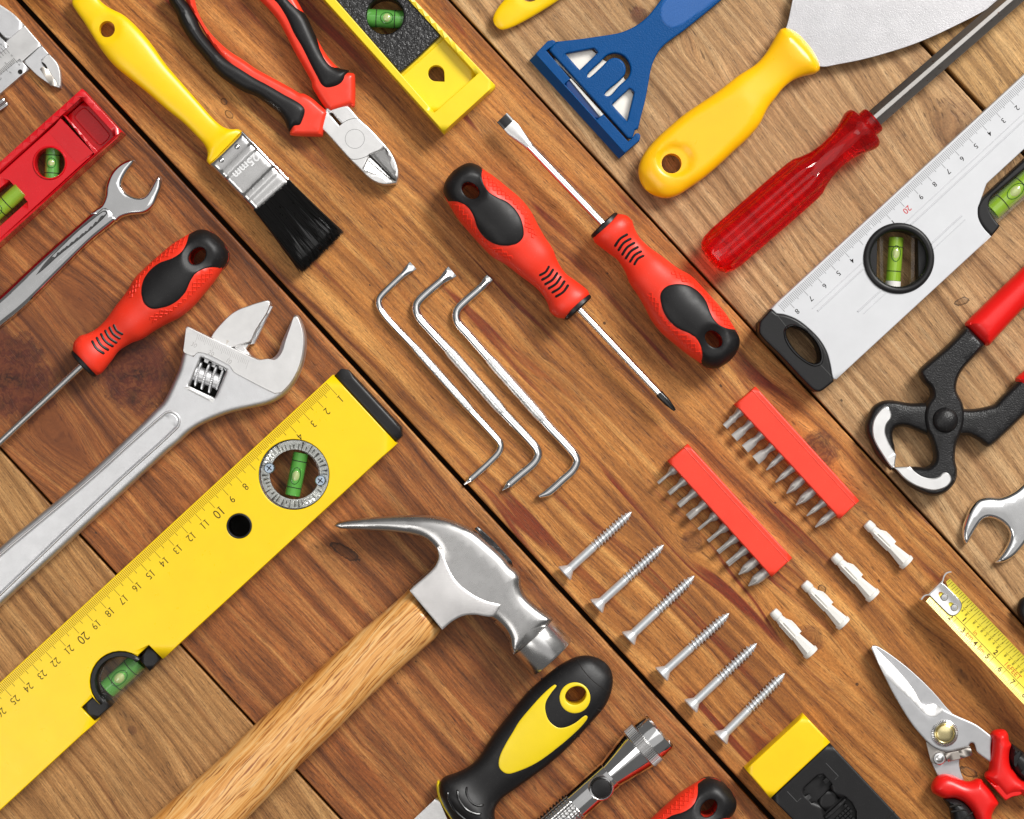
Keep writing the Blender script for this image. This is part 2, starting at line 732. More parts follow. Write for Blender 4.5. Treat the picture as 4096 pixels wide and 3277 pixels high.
def thin_clear(name, tint, gloss=.12, body=None, amount=0.0, rough=.05):
    """clear plastic: light passes straight through tinted, with a gloss that grows towards the edges"""
    t = NT(name)
    tr = t.n('ShaderNodeBsdfTransparent')
    tr.inputs[0].default_value = tint
    lw = t.n('ShaderNodeLayerWeight')
    lw.inputs[0].default_value = .25
    t.b.inputs['Base Color'].default_value = body or (.9, .9, .9, 1)
    t.b.inputs['Roughness'].default_value = rough
    t.b.inputs['Specular IOR Level'].default_value = .6
    gl = t.n('ShaderNodeBsdfGlossy')
    gl.inputs[1].default_value = rough
    m1 = t.n('ShaderNodeMixShader')
    m1.inputs[0].default_value = amount
    t.lk(tr.outputs[0], m1.inputs[1])
    t.lk(t.b.outputs[0], m1.inputs[2])
    m2 = t.n('ShaderNodeMixShader')
    t.lk(t.math('MULTIPLY_ADD', lw.outputs['Facing'], .55, gloss, clamp=True), m2.inputs[0])
    t.lk(m1.outputs[0], m2.inputs[1])
    t.lk(gl.outputs[0], m2.inputs[2])
    t.lk(m2.outputs[0], t.t.nodes['Material Output'].inputs[0])
    return t.m


M['vial_green'] = thin_clear('green_vial_liquid', (.45, .92, .30, 1), .03, (.16, .52, .09, 1), .62)
M['vial_lime'] = thin_clear('lime_vial_liquid', (.72, .95, .22, 1), .03, (.38, .62, .05, 1), .62)
M['bubble'] = thin_clear('vial_bubble', (.85, .92, .5, 1), .06, (.62, .70, .30, 1), .7)
M['bubble_rim'] = ink('bubble_rim', (.03, .10, .02, 1), .2)
M['acrylic'] = thin_clear('clear_acrylic', (.97, .98, .96, 1), .02, (.8, .8, .78, 1), .02)
M['red_clear'] = clear('red_clear_acetate', (.96, .014, .02, 1), .88, .03, 1.46)
_t = M['red_clear'].node_tree
_tr = _t.nodes.new('ShaderNodeBsdfTransparent')
_tr.inputs[0].default_value = (1.0, .10, .07, 1)
_mx = _t.nodes.new('ShaderNodeMixShader')
_mx.inputs[0].default_value = .30
_t.links.new(_t.nodes['Principled BSDF'].outputs[0], _mx.inputs[1])
_t.links.new(_tr.outputs[0], _mx.inputs[2])
_t.links.new(_mx.outputs[0], _t.nodes['Material Output'].inputs[0])
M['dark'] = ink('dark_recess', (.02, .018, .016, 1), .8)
# ---------------------------------------------------------------- the boards
GA = R(-47.4)
GUX, GUY = math.cos(R(47.4)), math.sin(R(47.4))      # along the boards, in the plan


def uv(x, y):
    return ((x - CX) * GUX + (y - CY) * GUY, (x - CX) * GUY - (y - CY) * GUX)


def wood(name, dark, mid, lite, streak, knots=(), tilt=0.0, seed=0.0, streak_amt=.6, pore=.5, fibre=.34, band=60.0,
         rough=.5, blot=.5, bump=.35, pits=.8, ringy=0.0, dents=(), knot_tint=0.0):
    t = NT(name)
    sep = t.n('ShaderNodeSeparateXYZ')
    t.lk(t.coord(), sep.inputs[0])
    u = t.math('DIVIDE', sep.outputs[0], K)
    v0 = t.math('DIVIDE', sep.outputs[1], K)
    z0 = t.math('DIVIDE', sep.outputs[2], K)
    v = t.math('MULTIPLY_ADD', z0, .6, v0)

    def vec(su, sv, vv, off=0.0):
        c = t.n('ShaderNodeCombineXYZ')
        t.lk(t.math('MULTIPLY', u, 1.0 / su), c.inputs[0])
        t.lk(t.math('MULTIPLY', vv, 1.0 / sv), c.inputs[1])
        c.inputs[2].default_value = seed + off
        return c.outputs[0]
    w = t.math('MULTIPLY_ADD', t.math('SUBTRACT', t.noise(vec(900, 420, v, 3.3), 1, 2), .5), 90.0, v)
    if tilt:
        w = t.math('MULTIPLY_ADD', u, math.tan(R(tilt)), w)
    core = None
    rings = None
    near = None
    for (kx, ky, a, b, rc, cs) in knots:
        ku, kv = uv(kx, ky)
        du = t.math('DIVIDE', t.math('SUBTRACT', u, ku), a)
        dv0 = t.math('SUBTRACT', v, kv)
        dv = t.math('DIVIDE', dv0, b)
        r2 = t.math('ADD', t.math('MULTIPLY', du, du), t.math('MULTIPLY', dv, dv))
        e = t.math('POWER', 2.718, t.math('MULTIPLY', r2, -1.0))
        w = t.math('SUBTRACT', w, t.math('MULTIPLY', t.math('MULTIPLY', dv0, e), .80))
        near = e if near is None else t.math('MAXIMUM', near, e)
        if rc > 0:
            q = t.math('SQRT', t.math('ADD', t.math('POWER', t.math('DIVIDE', t.math('SUBTRACT', u, ku), rc * 1.25), 2.0),
                                      t.math('POWER', t.math('DIVIDE', dv0, rc), 2.0)))
            q = t.math('ADD', q, t.math('MULTIPLY', t.math('SUBTRACT', t.noise(vec(60, 60, v, 9.1), 1, 4, .65), .5), 1.25))
            m = t.math('MULTIPLY', t.ramp(q, [(.70, 1), (1.05, .5), (1.35, 0)]), cs)
            rg = t.math('MULTIPLY_ADD', t.math('SINE', t.math('MULTIPLY', q, 26.0)), .16, .84)
            m = t.math('MULTIPLY', m, rg)
            core = m if core is None else t.math('MAXIMUM', core, m)
            rr = t.math('MULTIPLY_ADD', t.math('SINE', t.math('MULTIPLY', q, 11.0)), .5, .5)
            rr = t.math('MULTIPLY', t.ramp(rr, [(.35, 0), (.8, 1)]), t.ramp(q, [(.8, 0), (1.1, .95), (3.2, 0)]))
            rr = t.math('MULTIPLY', rr, cs)
            rings = rr if rings is None else t.math('MAXIMUM', rings, rr)
    nb = t.noise(vec(2600, band, w), 1, 4, .6)
    base = t.ramp(nb, [(.30, dark), (.50, mid), (.70, lite)])
    if ringy:
        rb = t.math('SINE', t.math('MULTIPLY', w, 2 * math.pi / 58.0))
        rb = t.ramp(t.math('MULTIPLY_ADD', rb, .5, .5), [(.0, ringy), (.45, 0), (1, 0)])
        base = t.mix(rb, base, dark)
    # reddish late-wood streaks
    if streak_amt:
        s1 = t.noise(vec(1500, 105, w, 5.0), 1, 2, .4)
        gate = t.ramp(t.noise(vec(700, 260, w, 7.7), 1, 2), [(.42, 0), (.62, 1)])
        sm = t.ramp(s1, [(.565, 0), (.59, 1), (.62, .9), (.65, 0)])
        base = t.mix(t.math('MULTIPLY', t.math('MULTIPLY', sm, gate), streak_amt), base, streak)
    # stains
    bl = t.ramp(t.noise(vec(520, 130, w, 12.0), 1, 4, .65), [(.44, 0), (.68, blot)])
    base = t.mix(bl, base, dark)
    if rings is not None:
        base = t.mix(rings, base, tuple(c * .45 for c in dark[:3]) + (1,))
    # fibre and pores
    fb = t.noise(vec(120, 5.5, w, 1.0), 1, 4, .75)
    fbm = t.ramp(fb, [(.28, 1 - fibre), (.72, 1 + fibre * .6)])
    base = t.mix(1.0, base, fbm, 'MULTIPLY')
    pr = t.noise(vec(46, 3.7, w, 2.0), 1, 1, .5)
    pm = t.ramp(pr, [(.60, 0), (.70, pore * .85)])
    base = t.mix(pm, base, tuple(c * .32 for c in dark[:3]) + (1,))
    pr2 = t.noise(vec(150, 9, w, 6.0), 1, 2, .5)
    base = t.mix(t.ramp(pr2, [(.62, 0), (.70, pore * .7)]), base, tuple(c * .5 for c in dark[:3]) + (1,))
    sp = t.noise(vec(9, 7, v, 4.0), 1, 3, .75)
    base = t.mix(1.0, base, t.ramp(sp, [(.25, .72), (.75, 1.22)]), 'MULTIPLY')
    # worm pits and specks
    vo = t.n('ShaderNodeTexVoronoi')
    t.lk(vec(125, 84, w, 0.0), vo.inputs['Vector'])
    vo.inputs['Scale'].default_value = 1
    vd = vo.outputs['Distance']
    sc = t.n('ShaderNodeSeparateColor')
    t.lk(vo.outputs['Color'], sc.inputs[0])
    size = t.math('MULTIPLY', t.ramp(sc.outputs[0], [(.62, 0), (1.0, .085)]), pits)
    pit = t.math('GREATER_THAN', t.math('ADD', size, t.math('MULTIPLY', t.math('SUBTRACT', sp, .5), .06)), t.math('ADD', vd, .002))
    base = t.mix(t.math('MULTIPLY', pit, .8), base, (.030, .014, .007, 1))
    if near is not None and knot_tint:
        base = t.mix(t.math('MULTIPLY', near, knot_tint), base, (.17, .05, .018, 1))  # reddish-brown wood colour around the knots
    if core is not None:
        kc = t.ramp(t.noise(vec(70, 70, v, 21), 1, 5, .7), [(.3, (.020, .006, .004, 1)), (.52, (.085, .018, .009, 1)), (.8, (.17, .045, .018, 1))])
        base = t.mix(core, base, kc)
    dm = None
    for (x_, y_, a_, b_, g_) in dents:
        ku, kv = uv(x_, y_)
        du, dv = t.math('SUBTRACT', u, ku), t.math('SUBTRACT', v0, kv)
        ca, sa = math.cos(R(g_)), math.sin(R(g_))
        p = t.math('DIVIDE', t.math('ADD', t.math('MULTIPLY', du, ca), t.math('MULTIPLY', dv, sa)), a_)
        q = t.math('DIVIDE', t.math('SUBTRACT', t.math('MULTIPLY', dv, ca), t.math('MULTIPLY', du, sa)), b_)
        r_ = t.math('SQRT', t.math('ADD', t.math('MULTIPLY', p, p), t.math('MULTIPLY', q, q)))
        r_ = t.math('ADD', r_, t.math('MULTIPLY', t.math('SUBTRACT', t.noise(vec(14, 14, v, 31), 1, 3, .6), .5), .7))
        m = t.ramp(r_, [(.0, .35), (.62, .30), (.90, 1), (1.02, .9), (1.22, 0)])
        dm = m if dm is None else t.math('MAXIMUM', dm, m)
    if dm is not None:
        base = t.mix(t.math('MULTIPLY', dm, .82), base, (.022, .011, .006, 1))
    t.lk(base, t.b.inputs['Base Color'])
    t.lk(t.math('MULTIPLY_ADD', fb, .30, rough - .14), t.b.inputs['Roughness'])
    t.b.inputs['Specular IOR Level'].default_value = .30
    hh = t.math('SUBTRACT', t.math('MULTIPLY_ADD', fb, .6, t.math('MULTIPLY', nb, .5)), t.math('ADD', t.math('MULTIPLY', pm, .5), t.math('MULTIPLY', pit, 1.2)))
    if dm is not None:
        hh = t.math('SUBTRACT', hh, t.math('MULTIPLY', dm, 1.6))
    t.bump(hh, bump, .0006)
    return t.m


def L(r, g, b, k=1.0):
    c = srgb(r, g, b)
    return (c[0] * k, c[1] * k, c[2] * k, 1)


table = thing('wooden_boards', 'weathered brown wooden boards laid side by side on the diagonal under the tools', 'boards', (CX, CY))
del table['category']
table['kind'] = 'structure'

PL = [
    (-2884, -1618, wood('wood_bark_brown', L(112, 72, 36), L(174, 126, 74), L(206, 158, 100), L(124, 66, 30), [(530, 2920, 260, 80, 18, .5)],
                        tilt=4, seed=3.1, streak_amt=.3, fibre=.44, band=36, pore=.7, blot=.3)),
    (-1608, -353, wood('wood_red_brown', L(84, 42, 17), L(164, 98, 48), L(206, 144, 80), L(116, 46, 17),
                       [(40, 1500, 330, 240, 165, 1.0), (525, 1475, 300, 215, 150, 1.0), (300, 1230, 240, 110, 0, 0), (250, 1750, 200, 120, 0, 0)],
                       tilt=0.5, seed=11.7, streak_amt=.4, fibre=.50, band=42, pore=.65, blot=.5, rough=.47,
                       dents=[(*T(1, 2, (750, 1195))[0], 68, 22, 15)], knot_tint=.55)),
    (-333, 920, wood('wood_honey', L(104, 52, 18), L(188, 122, 58), L(222, 162, 90), L(118, 34, 12),
                     [(3276, 1800, 260, 90, 70, .85), (3240, 2550, 230, 90, 52, .6), (2765, 2170, 170, 60, 40, .6), (3830, 2680, 240, 90, 0, 0)],
                     tilt=-2.0, seed=23.2, streak_amt=.95, fibre=.38, band=50, pore=.7, blot=.5,
                     dents=[(*T(0, 0, (1885, 855))[0], 15, 12, 0), (*T(0, 0, (1928, 965))[0], 20, 13, 0), (*T(3, 2, (452, 1508))[0], 19, 15, 0), (*T(3, 3, (1690, 1330))[0], 40, 18, 23)])),
    (930, 2192, wood('wood_tan', L(120, 82, 46), L(184, 142, 96), L(212, 174, 126), L(136, 78, 44),
                     [(2557, 66, 150, 70, 36, .8), (3850, 540, 420, 200, 120, .40), (2770, 190, 200, 80, 0, 0)],
                     tilt=4, seed=37.9, streak_amt=.2, fibre=.42, band=38, pore=.75, blot=.25, ringy=.25,
                     dents=[(*T(3, 1, (1632, 812))[0], 32, 15, 67)])),
    (2210, 3480, wood('wood_pale_tan', L(128, 90, 46), L(192, 148, 92), L(216, 174, 116), L(142, 84, 42), [],
                      tilt=3, seed=51.3, streak_amt=.2, fibre=.40, band=44, pore=.75, blot=.25, ringy=.15)),
]
_rot = Matrix.Rotation(GA, 4, 'Z')
for v0, v1, mat in PL:
    mb = prism([(-2950, v0), (2950, v0), (2950, v1), (-2950, v1)], -120, 0, 6, bh=6, step=700)
    me = bpy.data.meshes.new('plank')
    me.from_pydata([(p[0] * K, p[1] * K, p[2] * K) for p in mb.v], [], [tuple(reversed(f)) for f in mb.f])
    me.shade_smooth()
    me.set_sharp_from_angle(angle=R(40))
    me.materials.append(mat)
    o = bpy.data.objects.new('plank', me)
    C.objects.link(o)
    o.parent = table
    o.location = Vector((0, 0, 0)) - ORG[table.name]
    o.rotation_euler = (0, 0, GA)
    ORG[o.name] = ORG[table.name]
part('under_board', MB().add([(-2500, -2800, -124), (6600, -2800, -124), (6600, 6100, -124), (-2500, 6100, -124)], [(3, 2, 1, 0)]), ink('shadowed_board', (.05, .028, .014, 1), .8), table)


# ---------------------------------------------------------------- helpers for spirit vials
def vial(par, cx, cy, ang, Ln, r, z, mat, bub=0.0, gap=None, bl=None, name='vial', cap=None):
    """a tube of green spirit with a bubble and two black rings, lying level"""
    ux, uy = math.cos(ang), math.sin(ang)
    P = lambda s, zz=z: (cx + ux * s, cy + uy * s, zz)
    body = part(name, tube([P(-Ln / 2), P(-Ln / 2 + 2), P(Ln / 2 - 2), P(Ln / 2)], [r * .9, r, r, r * .9], 24), mat, par)
    gap = gap or r * 1.1
    bl = bl or r * .8
    part('bubble', ellipsoid(cx + ux * bub, cy + uy * bub, z + r * .62, bl, r * .56, r * .47, ang), M['bubble'], body)
    el = circle(cx + ux * bub, cy + uy * bub, bl, r * .58, ang, 28)
    rz = lambda p: z + .5 + math.sqrt(max(0, r * r - (-(p[0] - cx) * uy + (p[1] - cy) * ux) ** 2))
    part('bubble_rim', tube([(p[0], p[1], rz(p)) for p in el + el[:1]], 1.5, 6, caps=False), M['bubble_rim'], body)
    for s in (-gap, gap):
        part('line', tube([P(s - 1.6), P(s + 1.6)], [r * 1.03] * 2, 24, caps=False), M['dark'], body)
    if cap:
        part('plug', tube([P(Ln / 2), P(Ln / 2 + cap)], [r * 1.02] * 2, 20), M['white'], body)
    return body


def strip_frame(ox, oy, ux, uy):
    L_ = math.hypot(ux, uy)
    ux, uy = ux / L_, uy / L_
    vx, vy = -uy, ux
    return (lambda s, t: (ox + ux * s + vx * t, oy + uy * s + vy * t)), (ux, uy), (vx, vy)


# ---------------------------------------------------------------- vernier caliper
ZR[0] = 30
cal = thing('vernier_caliper', 'steel vernier caliper with engraved scale lying at the upper left corner', 'caliper', (60, 200))
Z = lambda *p: [(q[0] * 400 / 2156,) + (q[1] * 400 / 2156,) + tuple(q[2:]) for q in p]
part('beam', prism(smooth(Z((-400, -250, 1), (0, 100), (80, 150), (290, 300), (540, 560, 1), (890, 970, 1), (160, 1600, 1), (-1000, 2560, 1), (-1400, 900, 1)), 14),
                   0, 26, 3, step=60), M['steel_pale'], cal)
part('fixed_jaw', prism(smooth(Z((890, 975, 1), (1040, 1150, 1), (1210, 1330), (1280, 1480), (1312, 1700), (1308, 1905, 1), (1150, 1860), (980, 1760), (780, 1610), (660, 1490), (505, 1330, 1)), 10),
                        2, 31, 3, step=40), M['alu'], cal)
part('jaw_edge', prism(smooth(Z((1040, 1158, 1), (1205, 1335), (1272, 1480), (1304, 1700), (1300, 1895, 1), (1020, 1480, 1), (900, 1345, 1), (890, 1290, 1)), 10),
                       8, 33, 2, step=40), M['steel_pale'], cal)
part('relief_slot', prism(smooth(Z((900, 1340), (955, 1365), (1010, 1430), (1024, 1480), (1010, 1490), (960, 1440), (915, 1385)), 4), 10, 33.6, 0), M['dark'], cal)
part('jaw_step', prism(Z((910, 1435), (1020, 1480), (1250, 1840), (1090, 1850), (862, 1490)), 8, 32.4, .6), metal('scuffed_jaw_step', (.74, .68, .61, 1), .45), cal)
part('slider', prism(Z((425, 1265), (625, 1495), (200, 1860), (-1000, 2900), (-1000, 2500), (60, 1560)), 2, 34, 3), M['alu'], cal)
part('slider_top', prism(smooth(Z((-300, 700, 1), (0, 780, 1), (190, 1000, 1), (40, 1130, 1), (-1200, 2150, 1), (-1500, 1700, 1)), 30), 4, 34, 2), M['alu'], cal)
part('upper_jaw', prism(Z((-400, -160), (0, 120), (290, 310), (530, 560), (140, 890), (-600, 60)), 6, 30, 2), M['alu'], cal)
part('window_slot', prism(Z((0, 690), (145, 870), (130, 908), (0, 780), (-120, 660)), 10, 36.5, 0), M['dark'], cal)
mbk = MB()
for i in range(14):
    x, y = 330 - i * 44, 1190 + i * 37
    big = i % 4 == 0
    x0, y0 = 290 - i * 26.5, 1255 + i * 23
    Lk = 145 if i % 8 == 0 else (105 if i % 2 == 0 else 78)
    p, q = Z((x0, y0), (x0 + Lk * .66, y0 + Lk * .75))
    bars([(p[0], p[1], q[0], q[1], 1.5)], 34.6, mbk)
for i in range(7):
    x0, y0 = 72 - i * 52, 990 + i * 42
    p, q = Z((x0, y0), (x0 + (136 if i == 0 else 112), y0 + (165 if i == 0 else 136)))
    bars([(p[0], p[1], q[0], q[1], 1.5)], 34.8, mbk)
for s, x, y, sz in (('0', 30, 965, 46), ('0', 255, 1203, 46), ('0', 418, 1398, 46), ('2', 125, 1370, 46), ('5', 228, 1568, 46), ('10', 20, 1705, 46)):
    c = Z((x, y))[0]
    text(s, c[0], c[1], sz * .1855, -.74, .67, 35, mbk)
part('scale_marks', mbk, M['ink_soft'], cal, kind='stuff')
sx, sy = Z((443, 1553))[0]
s = part('screw', disc_up(sx, sy, [(9.5, 30), (9.5, 37), (8, 38.5), (0.1, 39)], 20), M['black_gloss'], cal)
part('slot', bars([(sx - 5, sy - 4, sx + 5, sy + 4, 2.4), (sx - 4, sy + 5, sx + 4, sy - 5, 2.4)], 39.3), M['dark'], s)
kx, ky = 4, 413
part('thumb_screw', tube([(kx - 40, ky + 34, 24), (kx + 16, ky - 5, 24), (kx + 20, ky - 8, 24)], [18, 18, 15], 36, prof=lambda th, i: 1 + .07 * math.cos(18 * th)), M['chrome_soft'], cal, sharp_deg=15)

# ---------------------------------------------------------------- red torpedo level
ZR[0] = 140
lev = thing('torpedo_level', 'glossy red plastic torpedo level with two green vials at the left edge', 'spirit level', (130, 640))
o1 = T(0, 0, (688, 745), (1022, 1108), (-480, 2462), (-815, 2090))
pk = T(0, 0, (678, 822), (968, 1138), (800, 1302), (516, 962))
bodyhole = T(0, 0, (516, 962), (800, 1302), (310, 1725), (-520, 2310), (-800, 2020), (0, 1455))
win = circle(*T(0, 0, (405, 1365))[0], 61)
frame = part('frame', prism(o1, 0, 140, 5, holes=[T(0, 0, (678, 822), (968, 1138), (-420, 2390), (-700, 2072))]), M['red'], lev)
cut = T(0, 0, (62, 1512), (215, 1692), (-200, 2060), (-420, 1930))
part('web', prism(T(0, 0, (505, 992), (778, 1284), (-430, 2385), (-695, 2068)), 20, 104, 3, holes=[win, cut]), M['red'], lev)
part('window_rim', relief(circle(*T(0, 0, (405, 1365))[0], 69), lambda x, y, a, b: 104 + 5 * np.sin(np.clip(np.minimum(a, b) / 8.5, 0, 1) * math.pi), holes=[circle(*T(0, 0, (405, 1365))[0], 60)], zb=100, insets=(2, 4), step=8), M['red'], lev)
part('cross_bar', prism(T(0, 0, (516, 958), (545, 970), (826, 1285), (798, 1304)), 30, 116, 3), M['red'], lev)
part('pocket_floor', prism(T(0, 0, (690, 822), (968, 1128), (810, 1295), (526, 966)), 8, 52, 2), M['red'], lev)
part('pocket_panel', prism(smooth(T(0, 0, (600, 955), (665, 893), (700, 895), (890, 1105), (892, 1140), (830, 1200), (800, 1198), (605, 985)), 6), 50, 58, 4), M['red'], lev)
# sloping plane beside the cross bar
sl = T(0, 0, (500, 992), (776, 1282), (640, 1372), (400, 1106))
part('slope', MB().add([(sl[0][0], sl[0][1], 113), (sl[1][0], sl[1][1], 113), (sl[2][0], sl[2][1], 104.6), (sl[3][0], sl[3][1], 104.6)], [(0, 1, 2, 3)]), M['red'], lev)
part('rail', prism(T(0, 0, (985, 1165), (1012, 1128), (-440, 2440), (-460, 2405)), 120, 146, 3), M['red'], lev)
c = T(0, 0, (410, 1368))[0]
vial(lev, c[0], c[1], R(93), 128, 30, 52, M['vial_green'], -4, 36, 20)
c = T(0, 0, (10, 1725))[0]
vial(lev, c[0], c[1], R(137.6), 190, 34, 92, M['vial_lime'], 30, 18, 24)

# ---------------------------------------------------------------- open ended wrench, left
ZR[0] = 40
wr = thing('open_wrench', 'chrome open ended wrench with its jaw up, between the red level and the red screwdriver', 'wrench', (400, 860))
jaw = smooth(T(0, 0, (1135, 1345, 1), (1090, 1337), (1000, 1380), (930, 1455), (888, 1560), (878, 1650), (845, 1725)) + T(0, 1, (800, 30), (740, 80, 1), (980, 145, 1), (1012, 112), (1090, 86), (1210, 72), (1265, 40), (1300, -5))
             + T(0, 0, (1325, 1660), (1352, 1590), (1360, 1520), (1345, 1478, 1), (1318, 1482), (1290, 1525), (1250, 1600), (1208, 1650), (1150, 1656), (1080, 1630), (1037, 1590), (1025, 1538), (1060, 1460), (1118, 1380)), 7)
part('jaw', pillow(jaw, 22, 20, 15, grid=16), M['chrome'], wr)
shank = smooth(T(0, 1, (850, -15, 1), (880, -10), (985, 60), (998, 100), (965, 145), (760, 310), (500, 568), (200, 868), (-60, 1075, 1), (-300, 1300, 1), (-300, 1010, 1), (0, 752), (300, 470), (600, 205)), 12)
h_sh = round_h(shank, T(0, 1, (-200, 1050))[0], T(0, 1, (900, 50))[0], 16, .62, 2.6)
part('shank', relief(shank, h_sh, mirror=16, mk=.7, step=16, insets=(1, 4, 10, 20, 32), grid=26), M['chrome'], wr)
sl = smooth(T(0, 1, (305, 592, 1), (350, 560), (500, 425), (700, 265), (860, 125), (905, 70), (895, 50), (860, 55), (740, 140), (620, 240), (470, 390), (370, 500)), 7)
part('groove', relief(sl, lambda x, y, a, b: h_sh(x, y) + .7 - 1.2 * np.clip(a / 6, 0, 1), zb=10, step=8, insets=(3,), grid=10), metal('rough_recess', (.10, .10, .10, 1), .5, bump=.8, bscale=1200), wr)

# ---------------------------------------------------------------- red and black screwdrivers (one handle shape)
ZR[0] = 90
T21 = lambda *p: T(2, 1, *p)
S_out = smooth(T21((672, 262, 1), (878, 74, 1), (960, 88), (1012, 133, 1), (1036, 208), (1080, 280), (1150, 350), (1260, 430), (1400, 535), (1500, 592), (1600, 690), (1700, 800), (1790, 905), (1850, 1000), (1885, 1060), (1912, 1120), (1914, 1180),
               (1885, 1250), (1820, 1322), (1735, 1374), (1680, 1381), (1620, 1360), (1570, 1322), (1480, 1262), (1380, 1182), (1255, 1075), (1172, 970), (1120, 870), (1060, 765), (990, 660), (950, 560), (885, 462), (805, 402), (735, 350), (696, 318, 1)), 9)
S_in = smooth(T21((1385, 675), (1480, 690), (1560, 740), (1620, 815), (1645, 885), (1672, 950), (1720, 1008), (1790, 1042), (1872, 1052, 1), (1912, 1120), (1914, 1180),
              (1885, 1250), (1820, 1322), (1735, 1374), (1680, 1381), (1620, 1360), (1583, 1330, 1), (1592, 1265), (1575, 1190), (1530, 1122), (1460, 1078), (1380, 1042), (1310, 980), (1262, 900), (1238, 800), (1246, 740), (1300, 690)), 8)
hA, hB = T21((775, 168))[0], T21((1845, 1290))[0]
S_h = round_h(S_out, hA, hB, 92, .92, 2.25, 9)
hole_c = T21((1683, 1135))[0]
S_hole = circle(hole_c[0], hole_c[1], 39, 29, R(42), 30)


def handle_h(x, y, do=None, dh=None):
    z = S_h(x, y)
    d = np.hypot(np.asarray(x) - hole_c[0] + 4, np.asarray(y) - hole_c[1] - 2)
    z = z - 16 * np.clip(1 - (d / 62)**2, 0, 1)
    # flattened thumb field near the collar with its slits
    s = (np.asarray(x) - hA[0]) * .69 + (np.asarray(y) - hA[1]) * .724
    return z - 9 * np.exp(-((s - 150) / 75)**2)


SC_AT = hA


def screwdriver(name, label, shaft, tip):
    t = thing(name, label, 'screwdriver', SC_AT, 'red and black handled screwdrivers')
    red = [p for p in S_out]
    hd = part('handle', relief(S_out, lambda x, y, a, b: handle_h(x, y) - 3.0 * (inpoly(np.stack([x, y], 1), S_in)), holes=[S_hole], mirror=92, step=9, insets=RND, grid=15), M['orange_red'], t)
    part('grip', relief(S_in, lambda x, y, a, b: handle_h(x, y) + 2.4 * np.sqrt(np.clip(np.minimum(a, b) / 5, 0, 1)) - .8, holes=[S_hole], zb=60, step=8, insets=(1.2, 3, 5.5, 10, 18), grid=14), M['black_rubber'], t)
    # curved slits near the collar
    for i, (a, b) in enumerate((((860, 356), (968, 252)), ((890, 390), (998, 288)), ((922, 428), (1030, 322)), ((952, 460), (1060, 358)), ((988, 490), (1088, 396)), ((1024, 515), (1108, 434)))):
        p, q = T21(a)[0], T21(b)[0]
        m = ((p[0] + q[0]) / 2 - 5.5, (p[1] + q[1]) / 2 - 5.5)
        path = smooth([p, m, q], 4, closed=False)
        z = handle_h(np.array([c_[0] for c_ in path]), np.array([c_[1] for c_ in path]))
        lip = [(c_[0], c_[1], zz - 4.0) for c_, zz in zip(path, z)]
        part('slit', tube(lip, [4] + [6.8] * (len(lip) - 2) + [4], 8), M['black_rubber'], hd)
    # embossed herringbone along both flanks
    em = MB()
    for side in (1, -1):
        for row in (.70, .80, .90):
            for k in range(16):
                s_ = 330 + 24 * k + (12 if row == .80 else 0)
                for dlt in (-1, 1):
                    pts = []
                    for e in (0, 1):
                        s2 = s_ + dlt * 8 * e
                        cx_, cy_ = hA[0] + .69 * s2, hA[1] + .724 * s2
                        half = np.interp(s2, [300, 400, 500, 600, 700], [70, 96, 104, 100, 84])
                        tt = side * half * (row + .085 * e)
                        px, py = cx_ + .724 * tt, cy_ - .69 * tt
                        pts.append((px, py, float(handle_h(np.array([px]), np.array([py]))[0]) + .6))
                    q_ = np.array([pts[0][:2], pts[1][:2]])
                    if not inpoly(q_, S_in).any() and inpoly(q_, S_out).all() and pdist(q_, S_in).min() > 7:
                        em.join(tube(pts, [2.4, 2.4], 6))
    part('embossing', em, M['orange_red'], hd, kind='stuff')
    ux, uy = -.69, -.724
    P = lambda s, z=92: (hA[0] + ux * s, hA[1] + uy * s, z)
    part('collar', tube([P(-14), P(2), P(7), P(9)], [70, 70, 64, 30], 36, prof=lambda th, i: (1, .92)), M['black_plastic'], t)
    sh = part('shaft', shaft(P), M['chrome_soft'], t)
    if tip:
        for nm, mb, mat in tip(P):
            part(nm, mb, mat, t)
    return t


def ph_tip(P):
    mb = tube([P(470), P(476), P(520), P(552), P(564)], [15, 16.5, 16, 9.5, 6], 24, prof=lambda th, i: 1 - (.34 * abs(math.cos(2 * th)) ** 6 if i >= 2 else 0))
    return [('tip', mb, M['black_gloss'])]


def flat_tip(P):
    s = []
    a, b = -.724, .69            # across
    w = [(430, 17, 15), (452, 18, 13), (500, 26, 7), (528, 29, 5), (552, 27, 4), (556, 27, 4)]
    mb = tube([P(q[0]) for q in w], 1.0, 16, prof=lambda th, i: (w[i][1], w[i][2]))
    t2 = [(552, 27.6, 4.6), (578, 28, 4.4), (592, 28, 4)]
    mb2 = tube([P(q[0]) for q in t2], 1.0, 12, prof=lambda th, i: (t2[i][1] * max(-1, min(1, 1.0)), t2[i][2]))
    return [('flat_blade', mb, M['steel_pale']), ('tip', mb2, M['black_gloss'])]


sd1 = screwdriver('screwdriver', 'red and black slotted screwdriver with its flat blade pointing to the upper left', lambda P: tube([P(0), P(436)], [16, 16], 24), flat_tip)
sd2 = screwdriver('screwdriver', 'red and black cross tip screwdriver pointing down right, left of the flat bladed one', lambda P: tube([P(0), P(472)], [14, 14], 24), ph_tip)


def place(t, c_px, e_px, zr=90):
    """move a driver so that its collar centre and handle end fall on the given plan points"""
    a0 = math.atan2(-(hB[1] - hA[1]), hB[0] - hA[0])
    a1 = math.atan2(-(e_px[1] - c_px[1]), e_px[0] - c_px[0])
    t.location = Vector(W(c_px[0], c_px[1], 0, zr))
    t.rotation_euler = (0, 0, a1 - a0)


sd1.location = Vector(W(hA[0], hA[1], 0, 90))
